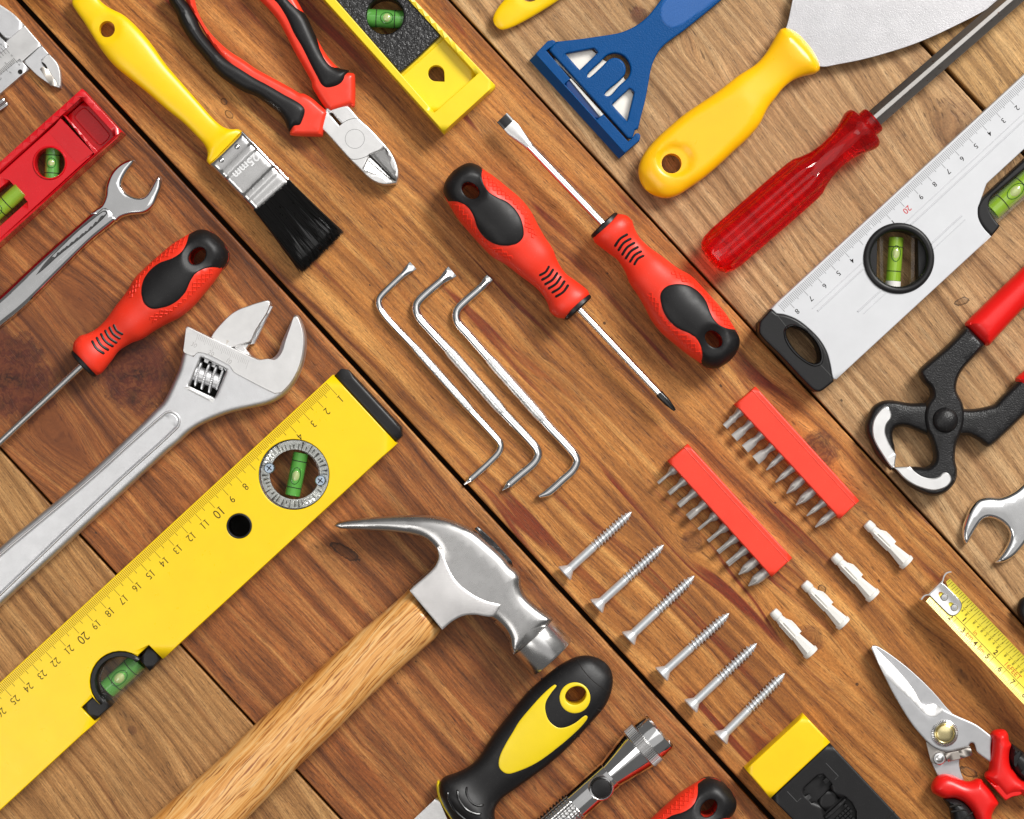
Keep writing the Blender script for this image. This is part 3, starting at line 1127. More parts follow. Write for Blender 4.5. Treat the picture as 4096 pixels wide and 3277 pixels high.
# thing origins sit on the boards below the collar; shift the stored meshes to match
org0 = ORG[sd1.name]
for t in (sd1, sd2):
    for ch in t.children:
        ch.location = Vector(org0) - Vector(W(hA[0], hA[1], 0, 90))
place(sd2, T(2, 1, (557, 866))[0], T(1, 0, (1640, 1455))[0])
sd3 = copy_tree(sd2)
sd3['label'] = 'red and black screwdriver at the left, its handle above the adjustable wrench'
place(sd3, T(0, 1, (705, 1338))[0], T(0, 1, (1828, 288))[0])
sd4 = copy_tree(sd2)
sd4['label'] = 'red and black screwdriver handle end poking in at the bottom edge beside the torch'
place(sd4, T(2, 3, (685, 2525))[0], T(2, 3, (1790, 1450))[0])
# ---------------------------------------------------------------- adjustable wrench
ZR[0] = 95
aw = thing('adjustable_wrench', 'large pale steel adjustable wrench with open jaws and a knurled worm', 'wrench', (900, 1500))
Z2 = lambda *p: [(700 + q[0] * 400 / 2156, 1300 + q[1] * 400 / 2156) + tuple(q[2:]) for q in p]
body = smooth(T(0, 1, (1563, 1030, 1), (1580, 1022, 1), (1770, 1113, 1), (2154, 1290)) + T(1, 1, (60, 1303), (140, 1285), (182, 1238), (210, 1160), (250, 1068), (290, 980), (322, 920, 1), (350, 930), (390, 1005), (413, 1090), (416, 1200), (396, 1320), (356, 1430), (300, 1528), (220, 1612), (120, 1668), (0, 1700))
              + T(0, 2, (2010, 5), (1890, 38), (1720, 110), (1600, 182), (1500, 272), (1380, 372), (700, 1000), (0, 1645), (-300, 1925, 1), (-300, 1425, 1), (0, 1150), (700, 570), (1190, 112), (1300, 0))
              + T(0, 1, (1372, 1650), (1445, 1505), (1495, 1390), (1528, 1270), (1548, 1150)), 10)
whole = Z2((290, 1330), (560, 690), (1110, 960), (850, 1575))
jawhd = smooth(T(0, 1, (1563, 1030, 1), (1770, 1113, 1), (2154, 1290)) + T(1, 1, (60, 1303), (140, 1285), (182, 1238), (210, 1160), (250, 1068), (290, 980), (322, 920, 1), (350, 930), (390, 1005), (413, 1090), (416, 1200), (396, 1320), (356, 1430), (300, 1528)), 10)


def aw_h(x, y, do, dh):
    d = np.clip(do / 22, 0, 1)
    return 92 - 20 * (1 - np.sqrt(1 - (1 - d)**2)) - 7 * (1 - np.sqrt(1 - (1 - np.clip(dh / 13, 0, 1))**2))


part('body', relief(body, aw_h, holes=[whole], mirror=50, mk=1.0, step=14, insets=(.8, 3, 7, 13, 20, 26), grid=60), M['alu'], aw)
# the two raised edges and the sunk panel of the handle
pan = smooth(T(0, 2, (1440, 4), (1500, 38), (1522, 92), (1498, 158), (1000, 615), (0, 1572), (-260, 1820, 1), (-260, 1440, 1), (0, 1205), (700, 620), (1375, 22)), 8)
hb = 94.2
part('handle_panel', relief(pan, lambda x, y, a, b: np.interp(a, [0, 4, 7, 12, 15, 40], [91, 98.5, 98.5, 93.5, 95.5, 95.5]), zb=80, step=10, insets=(2, 4, 7, 9.5, 12, 15)), M['alu'], aw)
flat = smooth(Z2((170, 590, 1), (235, 40, 1), (275, 35, 1), (790, 290, 1), (1640, 690, 1), (1800, 750), (2000, 730)) + T(1, 1, (160, 1300), (215, 1240), (250, 1130), (285, 1030), (322, 935), (352, 950), (380, 1020), (396, 1100), (396, 1200), (378, 1310), (340, 1415), (285, 1505), (215, 1580, 1)) + Z2((2150, 1480, 1), (1900, 1360), (1500, 1150), (1260, 1010), (1200, 910), (1140, 860), (700, 640), (500, 600), (400, 690, 1)), 9)
part('jaw_face', prism(flat, 80, 97, 2.5, step=40), M['steel_pale'], aw)
tk = MB()
for i in range(31):
    f = i / 30
    x, y = 500 + 1090 * f, 190 + 575 * f
    Lk = 190 if i % 10 == 0 else (150 if i % 5 == 0 else 105)
    p, q = Z2((x, y), (x - Lk * .33, y + Lk))
    bars([(p[0], p[1], q[0], q[1], 1.1)], 97.3, tk)
for s_, x, y in (('30', 410, 430), ('20', 780, 610), ('10', 1160, 780)):
    c = Z2((x, y))[0]
    text(s_, c[0], c[1], 17, .87, .5, 97.4, tk, bold=-.012)
part('engraved_scale', tk, ink('engraving', (.38, .37, .36, 1)), aw, kind='stuff')
mj = smooth(T(0, 1, (1768, 1118, 1), (1800, 1065), (1855, 1000), (1925, 930), (2000, 880), (2080, 850), (2154, 825), (2225, 805, 1), (2258, 803, 1), (2274, 828, 1), (2245, 905), (2185, 1000), (2140, 1075), (2110, 1150, 1), (1965, 1192, 1), (1930, 1200, 1)), 9)
mjo = part('movable_jaw', prism(mj, 8, 86, 4, step=40), M['steel_pale'], aw)
part('jaw_root', prism(Z2((1150, 455), (1590, 380), (1560, 450), (1510, 520), (1640, 690), (1300, 560)), 8, 64, 4), M['steel_pale'], mjo)
part('jaw_bevel', prism(T(0, 1, (2112, 1148), (2140, 1078), (2258, 850), (2285, 850), (2130, 1165), (2075, 1175)), 8, 58, 4), M['alu'], mjo)
tr = Z2((1105, 318), (1170, 350), (1100, 420))
part('arrow_mark', MB().add([(p[0], p[1], 86.3) for p in tr], [(0, 1, 2)]), metal('etched_arrow', (.66, .62, .57, 1), .5), mjo)
# worm
wa, wb = Z2((330, 1000))[0], Z2((1010, 1270))[0]
ax, ay = (wb[0] - wa[0]), (wb[1] - wa[1])
L_ = math.hypot(ax, ay)
ax, ay = ax / L_, ay / L_
core = part('worm', tube([(wa[0] + ax * s, wa[1] + ay * s, 50) for s in (0, 4, 116, 120)], [22, 31, 31, 24], 28), M['alu'], aw)
for i, (a, b) in enumerate((((550, 800), (405, 1310)), ((730, 825), (545, 1390)), ((885, 870), (705, 1465)), ((1030, 945), (870, 1400)))):
    p, q = Z2(a)[0], Z2(b)[0]
    dx, dy = q[0] - p[0], q[1] - p[1]
    rr = math.hypot(dx, dy) / 2
    nx, ny = dy / (2 * rr), -dx / (2 * rr)
    c = ((p[0] + q[0]) / 2, (p[1] + q[1]) / 2)
    part('thread', tube([(c[0] + nx * s, c[1] + ny * s, 46) for s in (-6, -3.2, 3.2, 6)], [rr * .84, rr, rr, rr * .84], 90, prof=lambda th, i: (1 + .018 * math.cos(45 * th), .82 + .018 * math.cos(45 * th))), M['alu'], core, sharp_deg=20)
part('rack', prism(Z2((560, 680), (1110, 940), (1080, 1000), (1030, 920), (1005, 985), (930, 945), (930, 880), (865, 845), (840, 920), (770, 885), (780, 800), (720, 770), (690, 830), (610, 790), (628, 720), (560, 700)), 30, 74, 1.5), M['alu'], mjo)
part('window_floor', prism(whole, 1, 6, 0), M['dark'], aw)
part('window_bevel', relief(Z2((190, 1355), (300, 1320), (850, 1590), (820, 1680)), lambda x, y, a, b: 93.5 + 2.5 * np.sin(np.clip(a / 7, 0, 1) * math.pi / 2), zb=80, step=20, insets=(3, 6)), M['steel_pale'], aw)

# ---------------------------------------------------------------- yellow ruler level
ZR[0] = 150
yl = thing('spirit_level', 'long yellow spirit level with a centimetre ruler edge, round vial and black end cap', 'spirit level', (750, 2250))
H = 150
YU = (-.7343, .6788)
YV = (.6788, .7343)
t10 = T(0, 2, (1808, 825))[0]
e10 = (t10[0] - YV[0] * 71, t10[1] - YV[1] * 71)
YP = lambda s, t: (e10[0] + YU[0] * s + YV[0] * t, e10[1] + YU[1] * s + YV[1] * t)   # s from the 10 mark, t from the ruler edge
CM = 73.93
wid = 2 * 0
lowA, lowB = T(1, 2, (1168, 308))[0], T(0, 3, (0, 1652))[0]
tl = lambda p: ((p[0] - e10[0]) * YV[0] + (p[1] - e10[1]) * YV[1])
sl_ = lambda p: ((p[0] - e10[0]) * YU[0] + (p[1] - e10[1]) * YU[1])
WID = (tl(lowA) + tl(T(0, 3, (1360, 382))[0])) / 2
s0 = sl_(T(1, 1, (657, 1440))[0])
hc = T(0, 2, (2012, 977))[0]
vc = T(1, 2, (318, 545))[0]
nb = T(0, 3, (1362, 384), (1262, 268), (1150, 355))
arc_c = T(0, 3, (1012, 570))[0]
notch = [T(0, 3, (1370, 378))[0], T(0, 3, (1252, 262))[0], T(0, 3, (1160, 345))[0]]
for k in range(15):
    a = R(-56) - R(171) * k / 14
    notch.append((arc_c[0] + 123 * math.cos(a), arc_c[1] + 123 * math.sin(a)))
notch += [T(0, 3, (776, 698))[0], T(0, 3, (682, 786))[0], T(0, 3, (800, 912))[0]]
outl = [YP(s0, 0), YP(s0, WID)] + notch + [YP(1700, WID), YP(1700, 0)]
part('beam', prism(outl, 0, H, 4, holes=[circle(*hc, 50), circle(*vc, 141, n=60)], step=80), M['yellow_paint'], yl)
part('bore', tube([(hc[0], hc[1], 0), (hc[0], hc[1], H - 1.5)], [49.5, 49.5], 36, caps=False), M['black_plastic'], yl)
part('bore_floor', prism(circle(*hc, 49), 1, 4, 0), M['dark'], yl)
part('bore_rim', relief(circle(*hc, 50.5), lambda x, y, a, b: H + 1.2 * np.clip(np.minimum(a, b) / 3, 0, 1), holes=[circle(*hc, 44)], zb=H - 40, step=6, insets=(2,)), M['black_plastic'], yl)
cap = [YP(s0 - 1, 6), YP(s0 - 40, 4), YP(s0 - 57, 24), YP(s0 - 57, WID - 36), YP(s0 - 34, WID - 8), YP(s0 - 1, WID - 8)]
part('end_cap', prism(cap, 0, H - 6, 14, bh=10, step=40), M['black_plastic'], yl)
tk = MB()
zt = H + .4
for i in range(-90, 178):
    s = i * CM / 10
    if s < s0 + 4:
        continue
    Lk = 71 if i % 10 == 0 else (52 if i % 5 == 0 else 37)
    p, q = YP(s, 5), YP(s, Lk)
    if min(math.hypot(p[0] - vc[0], p[1] - vc[1]), math.hypot(q[0] - vc[0], q[1] - vc[1])) < 146:
        if math.hypot(p[0] - vc[0], p[1] - vc[1]) < 150:
            continue
        q = YP(s, 30)
        if math.hypot(q[0] - vc[0], q[1] - vc[1]) < 146:
            continue
    tk = bars([(p[0], p[1], q[0], q[1], 1.6)], zt, tk)
part('ruler_marks', tk, M['ink'], yl, kind='stuff')
nm = MB()
for n_ in list(range(1, 5)) + list(range(8, 27)):
    s = (n_ - 10) * CM
    big = n_ in (10, 20)
    c = YP(s, 92 if not big else 96)
    text(str(n_), c[0], c[1], 37 if big else 29, YU[0], YU[1], zt, nm, bold=-.006, sx=.88)
    # serif feet of the digits 1
    txt = str(n_)
    for j, chh in enumerate(txt):
        if chh == '1':
            w_ = (j - (len(txt) - 1) / 2) * (23 if big else 18)
            h_ = (37 if big else 29) / 2
            for sg in (-1, 1):
                a = YP(s + w_ - 6, (92 if not big else 96) + sg * 0 - h_ + 1)
                b = YP(s + w_ + 7, (92 if not big else 96) - h_ + 1)
            bars([(a[0], a[1], b[0], b[1], 2.2)], zt + .1, nm)
part('ruler_numerals', nm, M['ink'], yl, kind='stuff')
# round vial
ring = part('vial_ring', relief(circle(*vc, 139, n=96), lambda x, y, a, b: 140 + 5 * np.clip(b / 30, 0, 1) + 2.2 * np.cos(48 * np.arctan2(y - vc[1], x - vc[0])) * np.clip(np.minimum(a, b) / 8, 0, 1), holes=[circle(*vc, 99, n=96)], zb=70, step=6, insets=(3, 8, 14, 20)), M['acrylic'], yl)
gr = MB()
for k in range(44):
    a = 2 * math.pi * k / 44 + random.uniform(-.03, .03)
    r0, r1 = random.uniform(101, 110), random.uniform(120, 137)
    gr.join(tube([(vc[0] + r0 * math.cos(a), vc[1] + r0 * math.sin(a), 118), (vc[0] + r1 * math.cos(a), vc[1] + r1 * math.sin(a), 118)], [1.5, random.uniform(2, 5)], 5))
part('facet', gr, M['chrome_soft'], ring, kind='stuff')
part('backing', relief(circle(*vc, 137), lambda x, y, a, b: 96 + 0 * a, holes=[circle(*vc, 101)], zb=90, step=10), metal('ring_backing', (.72, .72, .70, 1), .25, bump=1.0, bscale=450), ring)
part('wall', tube([(vc[0], vc[1], 6), (vc[0], vc[1], H - 3)], [140.5, 140.5], 60, caps=False), M['black_plastic'], ring)
vial(yl, vc[0] + 6, vc[1] + 0, R(101.5), 176, 31, 78, M['vial_green'], 6, 54, 34)
for q in ((110, 490), (540, 595)):
    c = T(1, 2, q)[0]
    sc_ = part('screw', disc_up(c[0], c[1], [(21, 100), (21, 144), (18, 148), (.1, 149)], 26), M['zinc_blue'], yl)
    part('cross_slot', bars([(c[0] - 10, c[1] - 8, c[0] + 10, c[1] + 8, 4), (c[0] - 8, c[1] + 10, c[0] + 8, c[1] - 10, 4)], 149.4), M['dark'], sc_)
# edge vial
br = [T(0, 3, (1252, 270))[0], T(0, 3, (1350, 374))[0], T(0, 3, (1256, 482))[0], T(0, 3, (1170, 385))[0]]
a_in = [(arc_c[0] + 101 * math.cos(R(-50) - R(180) * k / 14), arc_c[1] + 101 * math.sin(R(-50) - R(180) * k / 14)) for k in range(15)]
a_out = [(arc_c[0] + 120 * math.cos(R(-50) - R(180) * k / 14), arc_c[1] + 120 * math.sin(R(-50) - R(180) * k / 14)) for k in range(15)]
bk = part('vial_bracket', prism(a_out + list(reversed(a_in)), 0, H - 3, 3), M['black_plastic'], yl)
part('block', prism(br, 0, H - 10, 4), M['black_plastic'], bk)
part('block', prism(T(0, 3, (776, 702), (688, 790), (796, 896), (925, 780), (850, 690)), 0, H - 10, 4), M['black_plastic'], bk)
lens = [(arc_c[0] + 100 * math.cos(R(-42) - R(196) * k / 16), arc_c[1] + 100 * math.sin(R(-42) - R(196) * k / 16)) for k in range(17)] + T(0, 3, (935, 778), (1225, 480))
part('lens', prism(lens, 30, 112, 10), M['acrylic'], yl)
vcc = T(0, 3, (1010, 530))[0]
vial(yl, vcc[0], vcc[1], R(137.3), 172, 41, 70, M['vial_green'], 12, 44, 38)

# ---------------------------------------------------------------- claw hammer
ZR[0] = 120
hm = thing('claw_hammer', 'steel claw hammer with a pale oak handle running off the bottom edge', 'hammer', (1500, 2350))
hd_o = smooth(T(1, 2, (655, 976, 1), (690, 945), (900, 912), (1200, 890), (1450, 890), (1600, 915), (1720, 960), (1830, 1012), (1960, 1118), (2080, 1228), (2154, 1318)) + T(2, 2, (40, 1350), (70, 1400), (75, 1470), (110, 1560), (190, 1640), (320, 1735)) + T(2, 3, (345, 40, 1), (10, 345, 1))
              + T(1, 3, (2135, 260), (2125, 190), (2075, 105), (1985, 32), (1860, 0), (1750, 8), (1650, 62), (1572, 128, 1)) + T(1, 2, (1288, 1510, 1), (1300, 1482), (1420, 1380), (1500, 1290), (1521, 1220), (1500, 1160), (1430, 1092), (1330, 1052), (1150, 1025), (900, 1010), (715, 1000)), 9)
tipc = T(1, 2, (655, 976))[0]


def hm_h(x, y, do, dh):
    d = np.hypot(x - tipc[0], y - tipc[1])
    hh = np.interp(d, [0, 120, 350, 520, 800], [40, 62, 84, 92, 88])
    b = np.interp(d, [0, 120, 350, 520, 800], [10, 30, 46, 46, 46])
    t = np.clip(do / b, 0, 1)
    return 104 + hh * (.62 + .38 * np.sqrt(1 - (1 - t)**2)) * np.clip(do / 3, 0, 1) ** .5


head = part('head', relief(hd_o, hm_h, mirror=104, step=9, insets=(.5, 2, 5, 10, 17, 26, 38), grid=24), M['hammer'], hm)
ck = smooth(T(1, 2, (1300, 1512, 1), (1318, 1488), (1420, 1400), (1510, 1310), (1545, 1225), (1530, 1150, 1), (1575, 1195), (1610, 1290), (1680, 1420), (1790, 1520), (1920, 1590), (2060, 1625, 1), (2030, 1690), (1990, 1725)) + T(1, 3, (1930, 5), (1850, -8), (1745, 2), (1645, 55), (1572, 118, 1)), 9)
part('cheek', relief(ck, lambda x, y, a, b: 104 + np.maximum(92.5, 0) + 3.0 * np.clip(a / 7, 0, 1), zb=150, step=12, insets=(2, 5, 9)), metal('brushed_cheek', (.70, .68, .67, 1), .40, ang=R(62), brush=.35), head)
pa, pb = T(2, 3, (178, 190))[0], T(2, 3, (340, 368))[0]
dx, dy = pb[0] - pa[0], pb[1] - pa[1]
PT = lambda f: (pa[0] + dx * f, pa[1] + dy * f, 104)
part('poll', tube([PT(-.35), PT(0), PT(.02), PT(.94), PT(1.02), PT(1.06), PT(1.09)], [80, 100, 104, 105, 100, 70, 2], 48), M['poll'], head)
part('neck', tube([PT(-1.3), PT(-.8), PT(-.35), PT(-.02)], [80, 76, 84, 102], 36), M['hammer'], head)
part('wedge_end', prism(T(1, 2, (1838, 1000), (1870, 985), (2000, 1105), (2150, 1270), (2162, 1318), (1990, 1150)), 50, 118, 2), M['black_gloss'], head)
hl = smooth(T(1, 2, (1285, 1505, 1), (1250, 1545), (1050, 1722)) + T(1, 3, (800, 205), (500, 485), (200, 745), (0, 920)) + T(0, 3, (1862, 1205), (1560, 1468), (1250, 1735), (900, 2040, 1)) + T(1, 3, (-540, 2230, 1), (0, 1648), (400, 1245), (700, 955), (900, 752), (1300, 385), (1490, 225), (1560, 132, 1)), 10)
hh_ = round_h(hl, T(1, 3, (1400, 0))[0], T(0, 3, (1400, 1800))[0], 104, .78, 2.3)


def oak():
    t = NT('oak_handle')
    sep = t.n('ShaderNodeSeparateXYZ')
    t.lk(t.mapping(t.coord(), rot=(0, 0, R(-47.3))), sep.inputs[0])
    u, v = t.math('DIVIDE', sep.outputs[0], K), t.math('DIVIDE', sep.outputs[1], K)

    def vec(su, sv, vv, off=0.0):
        c = t.n('ShaderNodeCombineXYZ')
        t.lk(t.math('MULTIPLY', u, 1.0 / su), c.inputs[0])
        t.lk(t.math('MULTIPLY', vv, 1.0 / sv), c.inputs[1])
        c.inputs[2].default_value = off
        return c.outputs[0]
    w = t.math('MULTIPLY_ADD', t.math('SUBTRACT', t.noise(vec(330, 90, v), 1, 3), .5), 46, v)
    nb = t.noise(vec(700, 13, w, 2.0), 1, 4, .65)
    base = t.ramp(nb, [(.28, L(178, 106, 42)), (.46, L(224, 160, 86)), (.70, L(246, 202, 136))])
    st = t.ramp(t.noise(vec(150, 7, w, 4.0), 1, 3, .6), [(.52, 0), (.63, .9)])
    base = t.mix(st, base, L(150, 84, 34))
    ray = t.ramp(t.noise(vec(70, 16, w, 8.0), 1, 2), [(.60, 0), (.72, .5)])
    base = t.mix(ray, base, L(240, 206, 150))
    t.lk(base, t.b.inputs['Base Color'])
    t.b.inputs['Roughness'].default_value = .32
    t.b.inputs['Coat Weight'].default_value = .5
    t.b.inputs['Coat Roughness'].default_value = .18
    t.bump(nb, .15, .0006)
    return t.m


M['oak'] = oak()
hdl = part('handle', relief(hl, hh_, mirror=104, step=10, insets=RND + (44,), grid=22), M['oak'], hm)
fc = smooth(T(1, 2, (1290, 1515, 1), (1215, 1600, 1)) + T(1, 3, (1215, 20), (1355, 172, 1), (1450, 172), (1552, 135, 1)), 14)
part('chamfer', relief(fc, lambda x, y, a, b: hh_(x, y) * .955 + 2 + 0 * a, zb=104, step=12, insets=(3,), grid=14), plastic('bare_end_grain', L(216, 166, 108), .4, bump=.6, bscale=700, vary=.12), hdl)

# ---------------------------------------------------------------- black and yellow knife handle
ZR[0] = 110
kn = thing('utility_saw', 'black and yellow handled saw with a ringed hanging hole, between hammer and torch', 'saw', (2150, 2950))
ko = smooth(T(2, 3, (540, 370), (640, 358), (740, 385), (820, 452), (852, 545), (842, 650), (800, 760), (740, 842), (650, 942), (560, 1042), (420, 1182), (250, 1322), (100, 1432), (0, 1502)) + T(1, 3, (2065, 1568), (2012, 1650), (2010, 1740), (2040, 1850, 1), (1760, 1880, 1), (1660, 1755), (1575, 1610), (1538, 1500), (1545, 1422, 1), (1585, 1383), (1685, 1348), (1785, 1298), (1872, 1218), (2000, 1020), (2150, 832)) + T(2, 3, (120, 680), (250, 560), (400, 442)), 9)
kh = round_h(ko, T(1, 3, (1750, 1750))[0], T(2, 3, (720, 480))[0], 60, .62, 2.8, 15)
rg = T(2, 3, (528, 698))[0]
khole = circle(*T(2, 3, (535, 678))[0], 44, 36, R(-25), 30)
rim = circle(*rg, 61, 60, 0, 40)
inl = smooth(T(2, 3, (355, 590), (374, 598), (330, 655), (285, 730), (279, 800), (310, 888), (380, 945), (450, 945), (530, 910), (612, 850), (634, 855), (628, 885), (560, 965), (400, 1105), (200, 1250), (0, 1335)) + T(1, 3, (2092, 1332), (2046, 1282), (2050, 1200), (2100, 1090)) + T(2, 3, (0, 1000), (60, 900), (150, 790), (260, 670)), 7)
inr = lambda x, y: inpoly(np.stack([x, y], 1), inl)
kb = part('handle', relief(ko, lambda x, y, a, b: kh(x, y) - 2.5 * inr(x, y), holes=[rim], mirror=60, step=9, insets=RND, grid=16), M['black_rubber'], kn)
part('inlay', relief(inl, lambda x, y, a, b: kh(x, y) + 1.6 * np.sqrt(np.clip(a / 4, 0, 1)) - .4, zb=40, step=8, insets=(1, 3, 5, 10), grid=16), M['lemon'], kn)
part('hole_ring', relief(circle(*rg, 61.5, n=40), lambda x, y, a, b: kh(x, y) + 2.2 * np.sqrt(np.clip(np.minimum(a, b) / 4, 0, 1)), holes=[khole], zb=10, step=7, insets=(1.5, 4)), M['lemon'], kn)
part('hole_wall', tube([(rg[0] - 4, rg[1] + 5, 4), (rg[0], rg[1], 110)], [52, 49], 36, caps=False), M['lemon'], kn)
for pts in (((1612, 1490), (1630, 1560), (1680, 1650), (1790, 1745)), ((1695, 1470), (1708, 1545), (1770, 1630), (1850, 1668), (1900, 1672)), ((1775, 1448), (1772, 1500), (1810, 1570), (1860, 1602), (1918, 1600))):
    p = smooth(T(1, 3, *pts), 5, closed=False)
    zz = kh(np.array([c_[0] for c_ in p]), np.array([c_[1] for c_ in p]))
    part('groove', tube([(c_[0], c_[1], z_ - .6) for c_, z_ in zip(p, zz)], [3] + [5.2] * (len(p) - 2) + [3], 8), M['black_gloss'], kb)
p = smooth(T(2, 3, (540, 374), (600, 470), (700, 575), (832, 665)), 6, closed=False)
zz = kh(np.array([c_[0] for c_ in p]), np.array([c_[1] for c_ in p]))
part('seam', tube([(c_[0], c_[1], z_ - .7) for c_, z_ in zip(p, zz)], 1.7, 6), M['dark'], kb)
for a, b in (((375, 462), (405, 505)), ((250, 555), (298, 605)), ((155, 650), (195, 705)), ((745, 815), (715, 800)), ((655, 935), (615, 920)), ((565, 1035), (525, 1018))):
    q = T(2, 3, a, b)
    zz = kh(np.array([c_[0] for c_ in q]), np.array([c_[1] for c_ in q]))
    part('notch', tube([(c_[0], c_[1], max(z_, 60) - .5) for c_, z_ in zip(q, zz)], [4.5, 3.5], 8), M['dark'], kb)
part('guard', relief(smooth(T(1, 3, (1540, 1416, 1), (1522, 1420, 1), (1516, 1455), (1530, 1545), (1575, 1640), (1640, 1740), (1700, 1830, 1), (1740, 1830, 1), (1600, 1640), (1555, 1520)), 8), lambda x, y, a, b: 72 + 6 * np.clip(a / 4, 0, 1), zb=30, insets=(2, 4), step=12), M['lemon'], kn)
part('blade', prism(T(1, 3, (1526, 1550), (1335, 1730), (1100, 1960), (1700, 1960)), 52, 58, 1), M['steel'], kn)

# ---------------------------------------------------------------- torch
ZR[0] = 100
fl = thing('flashlight', 'chrome torch with ribbed bezel and round black push button at the bottom edge', 'flashlight', (2400, 3100))
fa, fb = T(2, 3, (1240, 985))[0], T(2, 3, (525, 1620))[0]
fx, fy = fb[0] - fa[0], fb[1] - fa[1]
fL = math.hypot(fx, fy)
fx, fy = fx / fL, fy / fL
FP = lambda s, z=94: (fa[0] + fx * s, fa[1] + fy * s, z)
part('bezel', tube([FP(-6), FP(-7), FP(0), FP(6), FP(58), FP(62)], [74, 84, 92, 93, 93, 88], 48), M['chrome'], fl)
part('lens', tube([FP(-2), FP(4)], [80, 80], 40), M['acrylic'], fl)
part('ribbed_ring', tube([FP(60), FP(63), FP(64), FP(106), FP(107), FP(110)], [90, 90, 93, 93, 90, 88], 280, prof=lambda th, i: 1 + (.016 * (1 if math.cos(70 * th) > 0 else -1) if i in (2, 3) else 0)), M['chrome_soft'], fl, sharp_deg=20)
part('cone', tube([FP(108), FP(112), FP(258), FP(262)], [87, 89, 60, 59], 48), M['chrome'], fl)
part('barrel', tube([FP(260), FP(262), FP(450)], [59, 61, 61], 48), M['chrome'], fl)
bc = T(2, 3, (745, 1447))[0]
bt = part('button_plate', disc_up(bc[0], bc[1], [(52, 100), (52, 150), (47, 155), (41, 152), (40, 150)], 40), M['chrome_soft'], fl)
part('button', disc_up(bc[0], bc[1], [(40, 148), (40, 158), (36, 164), (24, 167), (.1, 168)], 36), M['black_rubber'], fl)
mb = MB()
n_, ns = 96, 110
kv, kf = [], []
g0 = 448
mbk = tube([FP(g0 + 2.2 * i) for i in range(ns)], [61 if i in (0, ns - 1) else 62.5 for i in range(ns)], n_, prof=lambda th, i: 1 + .022 * max(-.6, math.cos(18 * th + i * .42) * math.cos(18 * th - i * .42) * 1.6 - .2))
part('knurled_grip', mbk, M['chrome_soft'], fl, sharp_deg=12)
# ---------------------------------------------------------------- paint brush
M['emboss'] = metal('emboss_highlight_steel', (.95, .95, .95, 1), .5)  # flat letters, the highlight of the embossing put into a paler colour
ZR[0] = 70
pb_ = thing('paint_brush', 'flat paint brush with a yellow plastic handle, 25mm steel ferrule and black bristles', 'paint brush', (850, 450))
ho = smooth(T(0, 0, (603, 25), (622, -50), (690, -115), (775, -85), (842, 5), (912, 60), (1042, 128), (1162, 238), (1272, 368), (1392, 538), (1522, 690), (1662, 850), (1780, 985), (1862, 1058), (1930, 1085), (2005, 1084, 1), (2038, 1108, 1), (1762, 1386, 1), (1734, 1356, 1), (1744, 1290), (1720, 1222), (1660, 1152), (1540, 1032), (1400, 920), (1240, 782), (1090, 662), (960, 552), (860, 432), (770, 292), (700, 180), (632, 82)), 9)
hc_ = T(0, 0, (905, 250))[0]
bh_ = round_h(ho, T(0, 0, (640, -60))[0], T(0, 0, (1880, 1230))[0], 58, .46, 2.6, 21)


def brush_h(x, y, do, dh):
    d = np.hypot(x - hc_[0], y - hc_[1])
    base = np.minimum(bh_(x, y), 58 + 46)
    return base - 9 * np.clip(1 - (d / 62)**2, 0, 1)


part('handle', relief(ho, brush_h, holes=[circle(*hc_, 32, 33)], mirror=58, step=10, insets=RND, grid=16), M['yellow'], pb_)
fq = T(1, 0, (-116, 1110), (300, 1538), (5, 1795), (-394, 1385))
FQ = lambda a, b: tuple((fq[0][i] * (1 - a) + fq[3][i] * a) * (1 - b) + (fq[1][i] * (1 - a) + fq[2][i] * a) * b for i in (0, 1))   # a across, b along


def fer_h(x, y, do, dh):
    # along coordinate
    p0 = np.array(FQ(.5, 0)); p1 = np.array(FQ(.5, 1))
    u = (p1 - p0) / np.linalg.norm(p1 - p0)
    s = ((x - p0[0]) * u[0] + (y - p0[1]) * u[1]) / np.linalg.norm(p1 - p0)
    z = 92 - 26 * (1 - np.sqrt(np.clip(1 - (1 - np.clip(do / 22, 0, 1))**2, 0, 1)))
    for c in (.24, .30, .70, .76):
        z = z + 4.5 * np.exp(-((s - c) / .03)**2)
    z = z - 2.5 * (np.abs(s - .5) < .17)
    return z


ferr = part('ferrule', relief(fq, fer_h, mirror=56, step=7, insets=(.6, 2.5, 6, 11, 17), grid=9), M['chrome_soft'], pb_)
seam = [FQ(-.015, 0), FQ(-.015, 1), FQ(.035, 1), FQ(.035, 0)]
part('seam_strip', prism(seam, 50, 80, 4), M['chrome'], ferr)
for q in ((2000, 1240), (1868, 1352)):
    c = T(0, 0, q)[0]
    part('rivet', disc_up(c[0], c[1], [(12, 88), (11, 96), (7, 99), (.1, 100)], 20), M['chrome'], ferr)
c = FQ(.46, .40)
p = [FQ(1, .4), FQ(0, .4)]
tx, ty = FQ(1, .4)[0] - FQ(0, .4)[0], FQ(1, .4)[1] - FQ(0, .4)[1]
part('embossed_size', text('25mm', c[0], c[1], 36, tx, ty, 94, bold=.02), M['emboss'], ferr)
